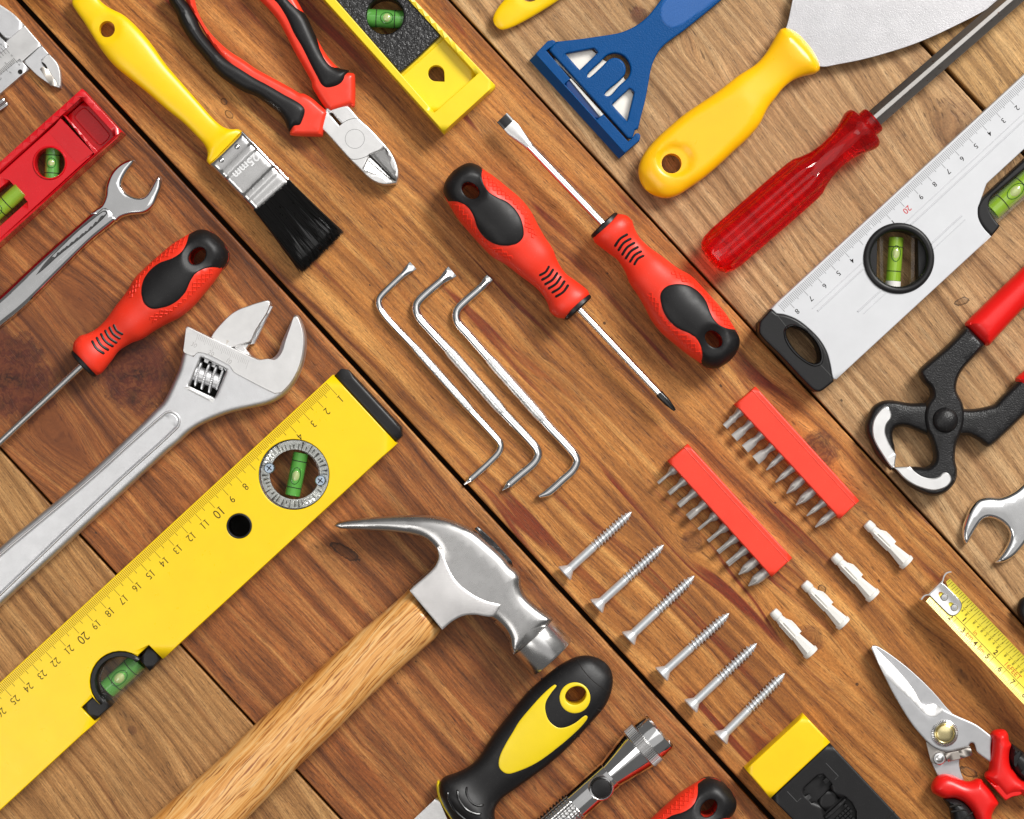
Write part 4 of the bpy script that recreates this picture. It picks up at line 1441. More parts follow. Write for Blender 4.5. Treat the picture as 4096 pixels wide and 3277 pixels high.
# bristles, strand by strand
bt = [T(1, 0, (300, 1538))[0], T(1, 0, (5, 1795))[0]]
be = [T(1, 1, (722, 238))[0], T(1, 1, (392, 562))[0]]
mb = MB()
for i in range(2000):
    a = random.random()
    zf = random.uniform(-1, 1)
    wob = random.gauss(0, .012)
    a2 = a + wob + (a - .5) * .02
    if i % 60 == 0:
        a2 += random.choice((-1, 1)) * random.uniform(.03, .12)
    L0 = random.uniform(.93, 1.02) - .05 * zf * zf
    z0_, z1_ = 58 + 30 * zf, 46 + 36 * zf * (1 - .3 * random.random())
    x0, y0 = bt[0][0] + (bt[1][0] - bt[0][0]) * a, bt[0][1] + (bt[1][1] - bt[0][1]) * a
    x1, y1 = be[0][0] + (be[1][0] - be[0][0]) * a2, be[0][1] + (be[1][1] - be[0][1]) * a2
    sag = random.gauss(0, 3)
    pth = []
    for f in (-.06, .3, .65, 1.0):
        g_ = f * L0
        pth.append((x0 + (x1 - x0) * g_ + sag * f * f, y0 + (y1 - y0) * g_ - sag * f * f, z0_ + (z1_ - z0_) * f))
    mb.join(tube(pth, [1.8, 1.8, 1.6, .8], 3, caps=False))
part('bristles', mb, M['bristle'], pb_, kind='stuff', doubles=False)
part('bristle_core', relief([bt[0], (be[0][0] * .94 + bt[0][0] * .06, be[0][1] * .94 + bt[0][1] * .06), (be[1][0] * .94 + bt[1][0] * .06, be[1][1] * .94 + bt[1][1] * .06), bt[1]], lambda x, y, a, b: 56 + 20 * np.sqrt(np.clip(a / 25, 0, 1)), zb=30, step=20, insets=(4, 12, 24)), M['bristle'], pb_)

# ---------------------------------------------------------------- diagonal cutters
ZR[0] = 60
dc = thing('diagonal_cutters', 'diagonal cutting pliers with red and black handles spread open at the top', 'pliers', (1300, 400))
ra = smooth(T(1, 0, (-90, -110, 1), (30, 0), (110, 80), (190, 180), (260, 310), (320, 430), (400, 570), (465, 690), (470, 730), (510, 800), (560, 880), (610, 942, 1), (640, 945, 1), (798, 895, 1), (818, 908), (833, 885), (833, 640), (818, 614), (782, 612), (700, 575), (600, 470), (500, 300), (400, 100), (280, -110, 1)), 10)
rb = smooth(T(1, 0, (60, -60, 1), (110, 0), (170, 60), (240, 170), (300, 300), (370, 420), (440, 560), (490, 655), (535, 735), (590, 770), (680, 757), (740, 722), (770, 672), (781, 590, 1), (710, 576), (640, 540), (580, 460), (520, 340), (470, 230), (420, 130), (352, 50), (300, 0), (230, -80, 1)), 10)
la = smooth(T(0, 0, (1520, -70, 1), (1560, 0), (1700, 240), (1830, 450), (2000, 640), (2154, 760)) + T(1, 0, (150, 850), (250, 980), (290, 1092), (283, 1118), (292, 1140), (470, 1150), (560, 1152, 1), (600, 990), (614, 947, 1), (540, 885), (470, 825), (400, 786), (370, 784), (300, 742), (150, 660), (0, 578)) + T(0, 0, (2060, 512), (1930, 428), (1802, 312), (1722, 210), (1662, 90), (1640, 0), (1625, -70, 1)), 10)
lb = smooth(T(0, 0, (1385, -60, 1), (1416, 0), (1440, 50), (1480, 112), (1510, 192), (1560, 282), (1630, 382), (1730, 502), (1830, 622), (1940, 705), (2050, 772), (2154, 812)) + T(1, 0, (100, 880), (190, 952), (240, 1022), (264, 1080), (276, 1104, 1), (330, 1090), (388, 1080), (425, 1012), (442, 942), (430, 898), (380, 850), (250, 778), (120, 702), (0, 638)) + T(0, 0, (2030, 560), (1900, 482), (1800, 390), (1700, 262), (1650, 150), (1600, 60), (1552, 0), (1520, -60, 1)), 10)
for a_, b_ in ((ra, rb), (la, lb)):
    hh = part('handle', pillow(a_, 52, 34, 26, grid=22), M['coral'], dc)
    part('grip', pillow(b_, 54, 44, 40, grid=20), M['black_rubber'], hh)
hd = smooth(T(1, 0, (590, 905, 1), (775, 890, 1), (870, 1000), (960, 1082), (1070, 1200), (1130, 1272), (1172, 1350), (1197, 1430), (1197, 1495), (1180, 1545, 1), (1080, 1556), (1000, 1532), (930, 1482), (870, 1420), (790, 1342), (700, 1242), (620, 1152), (545, 1075, 1)), 9)
slot = T(1, 0, (616, 955), (640, 950), (722, 1044), (704, 1060))
dia = T(1, 0, (1085, 1255), (1182, 1530), (908, 1432), (955, 1308))
head = part('head', prism(hd, 8, 74, 7, holes=[slot, dia], step=30), M['steel_pale'], dc)
d_ = [p + (zz,) for p, zz in zip(dia, (72, 58, 72, 40))]
c1 = T(1, 0, (1178, 1534))[0]
part('cutting_edge', MB().add([d_[0], d_[1], d_[3], (d_[1][0], d_[1][1], 44), d_[2]], [(0, 2, 1), (2, 4, 1)]), M['steel'], head)
part('blade_gap', bars([(*T(1, 0, (950, 1305))[0], *T(1, 0, (1180, 1538))[0], 9)], 66), M['dark'], head)
pc = T(1, 0, (833, 1172))[0]
part('rivet_ring', relief(circle(*pc, 39), lambda x, y, a, b: 74.3 + 0 * a, holes=[circle(*pc, 37.8)], zb=73, step=6), M['ink_soft'], head)
arc = lambda pts: tube([(p[0], p[1], 74) for p in smooth(T(1, 0, *pts), 5, closed=False)], .9, 5)
part('joint_line', arc(((722, 1044), (780, 1012), (830, 1000), (870, 1001))), M['dark'], head)
part('joint_line', arc(((783, 1336), (830, 1345), (890, 1335), (955, 1308))), M['dark'], head)

# ---------------------------------------------------------------- small yellow level
ZR[0] = 135
ml = thing('torpedo_level', 'short yellow plastic level with a pebbled black insert and teardrop hole at the top edge', 'spirit level', (1650, 250))
mo = T(1, 0, (430, -160), (1578, 1110), (2012, 716), (1180, -160))
mi = T(1, 0, (560, -130), (1500, 945), (1857, 628), (1140, -160))
part('frame', prism(mo, 0, 135, 4, holes=[mi]), M['lemon'], ml)
tear = [p for p in circle(*T(1, 0, (1513, 606))[0], 32.5, n=40)]
tc_ = T(1, 0, (1513, 606))[0]
tear = [p for p in tear if not (p[0] > tc_[0] + 2 and p[1] > tc_[1] + 2)]
kk = max(range(len(tear)), key=lambda i: -abs(math.atan2(tear[i][1] - tc_[1], tear[i][0] - tc_[0]) - math.pi / 2) if tear[i][1] > tc_[1] else -9)
ang = sorted(tear, key=lambda p: (math.atan2(p[1] - tc_[1], p[0] - tc_[0]) - math.pi / 2) % (2 * math.pi))
tear = ang + [T(1, 0, (1584, 677))[0]]
floor = T(1, 0, (560, -130), (1500, 945), (1857, 628), (1140, -160))
vh = circle(*T(1, 0, (1085, 128))[0], 77)
part('floor', prism(floor, 40, 92, 2, holes=[tear, vh]), M['lemon'], ml)
ins = smooth(T(1, 0, (650, -60, 1), (690, 40), (1195, 598), (1222, 604), (1540, 308), (1545, 282), (1200, -110, 1)), 12)
part('insert', prism(ins, 60, 124, 9, holes=[circle(*T(1, 0, (1085, 128))[0], 74)], step=30), M['black_leather'], ml)
part('hole_wall', tube([(*T(1, 0, (1085, 128))[0], 2), (*T(1, 0, (1085, 128))[0], 122)], [75, 75], 44, caps=False), M['black_plastic'], ml)
c = T(1, 0, (1085, 138))[0]
vial(ml, c[0], c[1], R(3), 150, 37, 66, M['vial_green'], 6, 37, 25)
part('ridge', tube([(*T(1, 0, (1228, 628))[0], 93), (*T(1, 0, (1575, 318))[0], 93)], 3, 8), M['lemon'], ml)

# ---------------------------------------------------------------- yellow handle cut by the top edge
ZR[0] = 60
yh = thing('hand_tool', 'yellow plastic hand tool grip with a round hole, cut off by the top edge', 'hand tool', (2100, 30))
yo = smooth(T(2, 0, (-160, 150), (-145, 205), (-90, 246), (0, 226), (150, 150), (300, 60), (390, 0), (560, -130), (800, -340, 1), (620, -520, 1), (300, -300), (60, -140), (-60, -10), (-125, 70)), 9)
yc = T(2, 0, (150, -75))[0]
yhh = round_h(yo, T(2, 0, (-130, 200))[0], T(2, 0, (700, -430))[0], 44, .40, 2.6, 15)
part('grip', relief(yo, lambda x, y, a, b: yhh(x, y) - 8 * np.clip(1 - (np.hypot(x - yc[0], y - yc[1]) / 72)**2, 0, 1), holes=[circle(*yc, 44)], mirror=44, step=10, insets=RND, grid=18), M['yellow'], yh)

# ---------------------------------------------------------------- blue scraper
ZR[0] = 60
bs = thing('scraper', 'blue plastic window scraper with cut-outs and a clipped-in blade', 'scraper', (2450, 350))
bo = smooth(T(2, 0, (312, 420, 1), (368, 350, 1), (550, 330), (720, 306), (900, 276), (1000, 238), (1080, 190), (1150, 128), (1205, 60), (1265, -20), (1400, -190, 1), (1960, -190, 1), (1770, -10), (1600, 132), (1450, 252), (1300, 362), (1240, 424), (1196, 505), (1170, 580), (1148, 700), (1120, 850), (1086, 980), (1062, 1082, 1), (1035, 1092, 1), (1012, 1165, 1), (975, 1160, 1)), 9)
t1 = smooth(T(2, 0, (450, 452, 1), (690, 406, 1), (722, 442, 1), (570, 588, 1)), 20)
t2 = smooth(T(2, 0, (990, 742, 1), (1027, 775, 1), (968, 1018, 1), (842, 880, 1)), 20)
us = smooth(T(2, 0, (635, 645), (640, 618), (742, 520), (800, 465), (870, 446), (940, 470), (985, 528), (997, 592), (975, 652), (900, 722), (830, 800), (798, 808), (780, 795), (800, 765), (890, 690), (940, 640), (958, 590), (945, 535), (908, 497), (860, 485), (815, 502), (750, 565), (655, 650)), 6)
bm_ = part('body', prism(bo, 22, 58, 7, holes=[t1, t2, us], step=26), M['blue'], bs)
hi_ = smooth(T(2, 0, (1265, 25), (1340, -60), (1420, -150, 1), (1900, -150, 1), (1720, 0), (1560, 120), (1430, 210), (1350, 238), (1290, 212), (1252, 160), (1245, 90)), 10)
part('thumb_panel', relief(hi_, lambda x, y, a, b: 58 + 2.2 * np.clip(a / 5, 0, 1) + .5 * np.sin((x * .7 + y * .7) * .5 + 3 * np.sin(x * .05)), zb=50, step=9, insets=(2, 5), grid=5), plastic('blue_ribbed_panel', srgb(24, 88, 158), .4, bump=.2), bs)
hb_ = smooth(T(2, 0, (148, 495, 1), (300, 342, 1), (345, 334), (366, 350), (352, 378), (288, 424, 1), (978, 1192, 1), (1012, 1160), (1040, 1122), (1068, 1120), (1082, 1135), (1074, 1182, 1), (905, 1326, 1)), 10)
win = T(2, 0, (442, 706), (490, 660), (770, 960), (714, 1006))
gd = part('blade_guard', prism(hb_, 0, 18, 2, holes=[win], step=20), M['blue'], bs)
top_ = smooth(T(2, 0, (196, 452, 1), (300, 344, 1), (345, 335), (365, 350), (351, 378), (288, 423, 1), (490, 660, 1), (442, 706, 1), (714, 1006, 1), (770, 960, 1), (978, 1190, 1), (1012, 1160), (1040, 1123), (1067, 1121), (1081, 1136), (1073, 1181, 1), (948, 1288, 1)), 10)
part('guard_face', prism(top_, 16, 52, 3, step=20), M['blue'], gd)
fa_ = T(2, 0, (198, 455), (946, 1284), (905, 1325), (149, 496))
part('guard_bevel', MB().add([(fa_[0][0], fa_[0][1], 50), (fa_[1][0], fa_[1][1], 50), (fa_[2][0], fa_[2][1], 16), (fa_[3][0], fa_[3][1], 16)], [(0, 1, 2, 3)]), M['blue'], gd)
part('guard_window', prism(win, 4, 36, 1, step=20), plastic('deep_blue_step', srgb(6, 56, 116), .25), gd)
part('blade_strip', prism(T(2, 0, (484, 662), (498, 658), (772, 958), (742, 978)), 30, 44, 1), M['white'], gd)
part('blade', prism(T(2, 0, (330, 480), (640, 380), (780, 500), (900, 560), (1030, 800), (970, 1130), (420, 560)), 12, 17, .5), metal('cream_blade', (.80, .76, .70, 1), .5), bs)
# ---------------------------------------------------------------- putty knife
ZR[0] = 60
pk_ = thing('putty_knife', 'wide putty knife with a warm yellow handle and a pale fan shaped blade', 'putty knife', (3000, 500))
po = smooth(T(2, 0, (2050, 542), (1900, 640), (1750, 757), (1600, 860), (1450, 962), (1330, 1062), (1200, 1182), (1112, 1290), (1068, 1390), (1064, 1470), (1090, 1552), (1150, 1620), (1230, 1658), (1310, 1668), (1400, 1642), (1480, 1592), (1600, 1510), (1730, 1402), (1850, 1290), (1980, 1170), (2080, 1052))
            + T(3, 0, (0, 908), (60, 830), (120, 752), (200, 684), (280, 648), (395, 622, 1), (435, 592, 1), (440, 555, 1), (416, 480), (380, 402), (330, 330), (262, 270), (200, 240), (145, 232, 1), (105, 246, 1), (70, 295), (22, 380), (-25, 455)), 9)
ph_c = T(2, 0, (1338, 1383))[0]
pr_c = T(2, 0, (1365, 1358))[0]
ph_ = round_h(po, T(2, 0, (1140, 1600))[0], T(3, 0, (290, 430))[0], 58, .52, 2.7, 17)


def putty_h(x, y, do, dh):
    z = np.minimum(ph_(x, y), 58 + 52)
    s = ((x - T(3, 0, (290, 430))[0][0]) * .74 + (y - T(3, 0, (290, 430))[0][1]) * -.67)
    z = z - 30 * np.clip((s + 12) / 60, 0, 1)
    d = np.hypot((x - pr_c[0]) / 78, (y - pr_c[1]) / 71)
    return z - 12 * np.clip((1 - d) / .28, 0, 1)


part('handle', relief(po, putty_h, holes=[circle(*ph_c, 40, n=36)], mirror=58, step=10, insets=RND + (46,), grid=17), M['yellow_warm'], pk_)
part('blade', prism(smooth(T(3, 0, (60, 330, 1), (145, 245), (208, -10), (300, -330, 1), (2300, -330, 1), (1990, -10), (1890, 55), (1720, 148), (1600, 208), (1400, 303), (1200, 384), (1000, 448), (800, 502), (600, 542), (440, 563), (330, 500, 1)), 16), 54, 62, 2, step=40), M['steel_grain'], pk_)

# ---------------------------------------------------------------- red clear handled driver
ZR[0] = 75
rc = thing('striking_driver', 'long tarnished steel driver with a transparent red fluted handle', 'screwdriver', (3200, 750))
ra_, rb_ = T(3, 0, (888, 1005))[0], T(2, 1, (1672, 468))[0]
rx, ry = rb_[0] - ra_[0], rb_[1] - ra_[1]
rl = math.hypot(rx, ry)
rx, ry = rx / rl, ry / rl
RP = lambda s, z=92: (ra_[0] + rx * s, ra_[1] + ry * s, z)
st = [(0, 44), (2, 54), (8, 58), (34, 58), (38, 60), (42, 80), (48, 92), (58, 97), (76, 97), (95, 90), (130, 78), (175, 69), (230, 65), (280, 71), (325, 84), (350, 94), (380, 97), (480, 98), (600, 98), (rl - 80, 98), (rl - 40, 95), (rl - 14, 84), (rl, 62), (rl + 4, 30)]


def flute(th, i):
    s = st[i][0]
    a = np.clip((s - 300) / 60, 0, 1) * np.clip((rl - 30 - s) / 40, 0, 1)
    f = abs(math.cos(3 * th))
    return 1 - .16 * a * (f ** 3) - .03 * np.clip((s - 90) / 60, 0, 1) * (1 - a) * abs(math.cos(4 * th))


part('handle', tube([RP(s) for s, r in st], [r * .97 for s, r in st], 96, prof=flute), M['red_clear'], rc, sharp_deg=25)
part('tang', tube([RP(10), RP(330)], [17, 17], 8), M['steel_dark'], rc)
sq = lambda th: min(1 / (abs(math.cos(th)) + abs(math.sin(th)) + 1e-9), .80 / max(abs(math.cos(th)), 1e-6), .86 / max(abs(math.sin(th)), 1e-6))
part('square_shaft', tube([RP(8), RP(-900)], [42, 42], 120, prof=lambda th, i: sq(th + R(6))), M['steel_rust'], rc, sharp_deg=9)

# ---------------------------------------------------------------- pale alloy level
ZR[0] = 130
wl = thing('spirit_level', 'pale aluminium spirit level with a black ringed vial and black end cap', 'spirit level', (3500, 950))
WU = (-.734, .679)
WV = (.679, .734)
wo = T(3, 1, (30, 870))[0]
wo = (wo[0] + 2, wo[1] - 2)
WP = lambda s, t: (wo[0] - WU[0] * s + WV[0] * t, wo[1] - WU[1] * s + WV[1] * t)   # s away from the end cap, t from the ruler edge
wt = lambda p: (p[0] - wo[0]) * WV[0] + (p[1] - wo[1]) * WV[1]
WW = (wt(T(3, 1, (582, 1466))[0]) + wt(T(3, 1, (1880, 266))[0])) / 2
ws_ = lambda p: -((p[0] - wo[0]) * WU[0] + (p[1] - wo[1]) * WU[1])
sN = ws_(T(3, 1, (1880, 265))[0])
capc = smooth(T(3, 1, (72, 915, 1), (140, 922), (240, 962), (340, 1036), (432, 1130), (492, 1230), (522, 1330), (540, 1430), (552, 1475, 1), (640, 1560, 1), (330, 1630, 1), (-60, 1180, 1), (-60, 1000, 1)), 10)
rgc = T(3, 1, (1100, 450))[0]
# profile outline with the round cap cut out of its end and a notch for the edge vial
ncap = smooth(T(3, 1, (25, 872, 1), (72, 915, 1), (140, 924), (240, 964), (340, 1038), (432, 1132), (492, 1232), (522, 1332), (540, 1430), (548, 1465, 1), (575, 1468, 1)), 10, closed=False)
notch_w = T(3, 1, (1880, 265), (1800, 185), (1768, 100), (1765, 0))
notch_w += [WP(sN + 60, WW - 175), WP(sN + 900, WW - 175)]
ow = [p[:2] for p in ncap] + [p[:2] for p in smooth(T(3, 1, (1880, 265, 1), (1812, 190), (1772, 110), (1768, 20, 1)), 8, closed=False)] + [WP(sN + 130, WW - 168), WP(1700, WW - 168), WP(1700, 0)]
part('beam', prism(ow, 0, 130, 4, holes=[circle(*rgc, 128, n=60)], step=70), M['alu_white'], wl)
for ta in (112, 133, WW - 142, WW - 121):
    rr_ = 4.5 if ta in (133, WW - 142) else 3
    a_s = 60 + ta * .5
    segs = [(a_s, 3000)]
    tm = wt(rgc)
    smid = ws_(rgc)
    half = math.sqrt(max(0, 143**2 - (ta - tm)**2))
    hi_s = 1700 if ta < 200 else sN - 30
    for p0_, p1_ in ((a_s + (60 if ta > 200 else 0), smid - half), (smid + half, hi_s)):
        part('groove_rib', tube([(*WP(p0_, ta), 129), (*WP(p1_, ta), 129)], [rr_, rr_], 8), M['alu_white'], wl)
tk, nr, nm = MB(), MB(), MB()
a8 = T(3, 1, (222, 870))[0]
s8 = ws_(a8)
for i in range(-10, 270):
    s = s8 + i * 7.49
    if s < 22 or s > 1690:
        continue
    Lk = 62 if i % 10 == 0 else (46 if i % 5 == 0 else 39)
    st0 = 8 if i > -8 else 14
    p, q = WP(s, st0), WP(s, Lk)
    if math.hypot(q[0] - rgc[0], q[1] - rgc[1]) < 144:
        q = WP(s, 24)
        if math.hypot(q[0] - rgc[0], q[1] - rgc[1]) < 146:
            continue
    bars([(p[0], p[1], q[0], q[1], 1.4)], 130.4, tk)
lab = ['8', '7', '6', '5', '4', '3', None, '1', '20', '9', '8', '7', '6', '5', '4', '3', '2', '1']
for i, s_ in enumerate(lab):
    if s_ is None:
        continue
    c = WP(s8 + i * 74.9, 79)
    if s_ == '3' and i == 5:
        continue
    text(s_, c[0], c[1], 21 if s_ != '20' else 24, WU[0], WU[1], 130.4, nr if s_ == '20' else nm, bold=.004)
part('ruler_marks', tk, M['ink_soft'], wl, kind='stuff')
part('ruler_numerals', nm, M['ink'], wl, kind='stuff')
part('red_numeral', nr, M['ink_red'], wl)
eo = smooth(T(3, 1, (-75, 985, 1), (0, 902), (22, 876, 1), (74, 918, 1), (140, 926), (240, 966), (340, 1040), (430, 1132), (490, 1232), (519, 1332), (536, 1430), (545, 1468, 1), (556, 1484, 1), (452, 1564), (412, 1572), (365, 1545), (100, 1265), (-70, 1085)), 9)
eh = smooth(T(3, 1, (150, 1062), (172, 1035), (220, 1025), (285, 1045), (350, 1098), (408, 1170), (440, 1260), (432, 1318), (385, 1336), (310, 1300), (225, 1222), (165, 1132)), 7)
ec = part('end_cap', prism(eo, 0, 138, 9, holes=[eh], step=20), M['black_plastic'], wl)
part('grip_rim', relief(smooth(T(3, 1, (128, 1062), (155, 1018), (215, 1002), (295, 1024), (368, 1082), (432, 1160), (466, 1262), (452, 1340), (388, 1362), (300, 1322), (205, 1240), (142, 1142)), 7), lambda x, y, a, b: 137 + 6 * np.sin(np.clip(np.minimum(a, b) / 11, 0, 1) * math.pi), holes=[eh], zb=100, step=8, insets=(2, 4.5)), M['black_gloss'], ec)
for a, b in (((80, 935), (150, 1022)), ((438, 1342), (530, 1440))):
    q = T(3, 1, a, b)
    part('seam', tube([(q[0][0], q[0][1], 138), (q[1][0], q[1][1], 138)], 1.2, 6), M['ink_soft'], ec)
rv = part('vial_ring', relief(circle(*rgc, 143, n=72), lambda x, y, a, b: 128 + 14 * np.sqrt(np.clip(1 - (1 - np.clip(np.minimum(a, b) / 14, 0, 1))**2, 0, 1)), holes=[circle(*rgc, 113, n=72)], zb=20, step=10, insets=(1, 3, 6, 10, 14)), M['black_plastic'], wl)
for sd in (-1, 1):
    q = [(rgc[0] + sd * (82 + (2 if k else -2)), rgc[1] + 116 * (1 if k else -1)) for k in (0, 1)]
    part('vial_cheek', prism([q[0], q[1], (rgc[0] + sd * 118, rgc[1] + 80), (rgc[0] + sd * 118, rgc[1] - 80)], 10, 96, 3), M['black_plastic'], rv)
c = T(3, 1, (1088, 450))[0]
vial(wl, c[0], c[1], R(94), 178, 30, 58, M['vial_lime'], -22, 49, 32, cap=24)
for sd in (-1, 1):
    part('glass_edge', prism([(rgc[0] + sd * 56, rgc[1] - 100), (rgc[0] + sd * 72, rgc[1] - 100), (rgc[0] + sd * 70, rgc[1] + 100), (rgc[0] + sd * 54, rgc[1] + 100)], 20, 84, 2), M['acrylic'], wl)
# edge vial with its black bow
Z7 = lambda *p: [(3800 + q[0] * 296 / 580, 500 + q[1] * 500 / 980) + tuple(q[2:]) for q in p]
bo_ = smooth(Z7((328, 872, 1), (285, 825), (240, 765), (217, 700), (222, 635), (255, 580, 1), (580, 278, 1), (760, 110, 1), (800, 160, 1), (580, 352, 1), (385, 515), (325, 570), (305, 625), (315, 680), (345, 735), (392, 790, 1), (375, 815, 1)), 8)
part('vial_bow', prism(bo_, 0, 136, 8, step=16), M['black_plastic'], wl)
part('vial_block', prism(smooth(Z7((310, 690, 1), (308, 620), (330, 565), (385, 515), (580, 350, 1), (900, 60, 1), (900, 400, 1), (580, 600, 1), (388, 775, 1)), 10), 20, 92, 6, bottom=True), M['acrylic'], wl)
c = Z7((495, 540))[0]
vial(wl, c[0] + 8, c[1] - 6, R(-42), 220, 40, 62, M['vial_lime'], 10, 52, 40)

# ---------------------------------------------------------------- pincers
ZR[0] = 85
pn = thing('pincers', 'black iron end cutting pincers with red sleeves and pale ground jaws at the right', 'pincers', (3780, 1700))
lj = smooth(T(3, 2, (1420, 210), (1340, 212, 1), (1225, 162), (1150, 140), (1080, 152), (1056, 195), (1062, 262), (1074, 310), (1078, 380), (1062, 488, 1), (1040, 512, 1), (950, 422), (900, 352), (868, 280), (832, 200), (824, 130), (850, 50), (888, -25), (960, -72), (1050, -82), (1200, -58), (1320, -58, 1), (1450, -100), (1560, -90), (1650, -10), (1900, -42), (1960, -100), (2154, -290), (2300, -440, 1), (2460, -260, 1), (2154, 55), (1980, 222), (1890, 300), (1850, 312), (1785, 262), (1690, 216), (1600, 218)), 10)
part('lower_arm', pillow(lj, 50, 40, 22, grid=26), M['black_cast'], pn)
ujo = smooth(T(3, 1, (1672, 1015, 1), (1835, 1178, 1), (1722, 1300), (1642, 1390), (1602, 1470), (1592, 1560), (1640, 1660)) + T(3, 2, (1658, 20), (1650, 130), (1618, 220), (1588, 300), (1580, 420), (1597, 500), (1588, 590), (1540, 662), (1470, 712), (1388, 728), (1300, 702), (1180, 632), (1100, 552), (1044, 500, 1), (1062, 482, 1), (1180, 478), (1258, 478, 1), (1330, 484), (1382, 450), (1400, 400), (1392, 330), (1368, 250), (1325, 170), (1308, 80), (1312, 0))
             + T(3, 1, (1335, 1662), (1372, 1605), (1358, 1540), (1310, 1490), (1270, 1412), (1292, 1368), (1500, 1190)), 10)
part('upper_arm', pillow(ujo, 58, 48, 20, grid=26), M['black_cast'], pn)
c = T(3, 2, (1485, 85))[0]
part('rivet', disc_up(c[0], c[1], [(51, 95), (51, 108), (46, 118), (34, 127), (18, 132), (.1, 133)], 36), M['black_cast'], pn)
wj = smooth(T(3, 2, (1022, -2), (1036, 40), (1030, 75), (1000, 112), (985, 160), (987, 205), (1022, 295), (1076, 378, 1), (1062, 482, 1), (1042, 490), (950, 360), (890, 250), (875, 160), (890, 78), (930, 15), (975, -25), (1010, -25)), 8)
part('jaw', relief(wj, lambda x, y, a, b: 93 + 3 * np.clip(a / 4, 0, 1), zb=80, step=10, insets=(2, 4)), M['steel_pale'], pn)
wj2 = smooth(T(3, 2, (1058, 486, 1), (1190, 478, 1), (1232, 522), (1292, 560), (1370, 576), (1432, 560), (1462, 530), (1500, 528), (1530, 560), (1535, 592), (1502, 640), (1440, 668), (1370, 676), (1250, 642), (1150, 582)), 8)
part('jaw', relief(wj2, lambda x, y, a, b: 107 + 3 * np.clip(a / 4, 0, 1), zb=90, step=10, insets=(2, 4)), M['steel_pale'], pn)
s1 = smooth(T(3, 1, (1672, 985), (1668, 1010), (1830, 1182), (1870, 1182, 1), (2154, 872, 1), (2600, 390, 1), (2380, 260, 1), (2154, 520, 1)), 12)
part('sleeve', pillow(s1, 56, 66, 55, grid=30), M['sleeve_red'], pn)
s2 = smooth(T(3, 1, (2092, 1478), (2096, 1455), (2154, 1405, 1), (2600, 960, 1), (2760, 1120, 1), (2290, 1660), (2260, 1665)), 12)
part('sleeve', pillow(s2, 50, 60, 55, grid=30), M['sleeve_red'], pn)

# ---------------------------------------------------------------- right wrench
ZR[0] = 45
w2 = thing('open_wrench', 'polished chrome open ended wrench with its jaw at the right edge under the pincers', 'wrench', (3980, 2100))
j2 = smooth(T(3, 2, (2400, 380, 1), (2154, 618), (2070, 688), (1962, 732), (1850, 730), (1770, 752), (1710, 820), (1672, 900), (1646, 980), (1640, 1060), (1660, 1132), (1680, 1135), (1702, 1100), (1760, 1000), (1812, 930), (1850, 912), (1920, 925), (1990, 970), (2036, 1040), (2030, 1100), (1992, 1180), (1940, 1250), (1912, 1284), (1930, 1293), (2000, 1280), (2080, 1232), (2154, 1152), (2260, 1000), (2500, 760, 1)), 8)
part('jaw', pillow(j2, 24, 24, 20, grid=20), M['chrome'], w2)
ZR[0] = 60
so = smooth(T(3, 2, (2260, 760), (2168, 830), (2110, 880), (2096, 940), (2102, 1030), (2114, 1110), (2154, 1190), (2260, 1290), (2420, 1100), (2420, 850)), 10)
ZR[0] = 40
bl = smooth([(4130, 2370), (4096, 2388), (4078, 2402), (4070, 2425), (4069, 2450), (4078, 2472), (4098, 2498), (4160, 2560), (4260, 2600, 1), (4300, 2380, 1)], 8)
bt_ = thing('hand_tool', 'dark rounded tool end just showing at the right edge above the tape', 'hand tool', (4090, 2440))
part('grip', pillow(bl, 40, 36, 30, grid=16), M['black_rubber'], bt_)

# ---------------------------------------------------------------- offset screwdrivers
ZR[0] = 20
OFF = [
    (15.5, T(1, 1, (1322, 508), (1240, 582), (1110, 705), (1046, 775), (1032, 815), (1052, 880), (1110, 960), (1322, 1185)), T(1, 2, (1808, 5), (2010, 225), (2055, 285), (2048, 345), (1985, 420), (1850, 545), (1752, 628)), 'a',
     'thinnest chrome cranked offset screwdriver with a knurled middle, leftmost of the three'),
    (19, T(1, 1, (1652, 558), (1570, 628), (1430, 748), (1362, 820), (1348, 875), (1372, 945), (1440, 1025), (1612, 1212)), T(2, 2, (-70, 25), (20, 120), (160, 270), (212, 340), (216, 395), (176, 455), (60, 555), (-80, 675)), 'b',
     'chrome cranked offset screwdriver with a wide flat end, between the two others'),
    (19, T(1, 1, (1966, 610), (1902, 685), (1770, 802), (1700, 875), (1684, 935), (1704, 1000), (1770, 1075), (1958, 1290)), T(2, 2, (270, 92), (330, 160), (480, 320), (540, 400), (545, 445), (510, 510), (430, 585), (310, 690), (228, 728)), 'c',
     'chrome cranked offset screwdriver with a narrow flat upper end, rightmost of the three'),
]
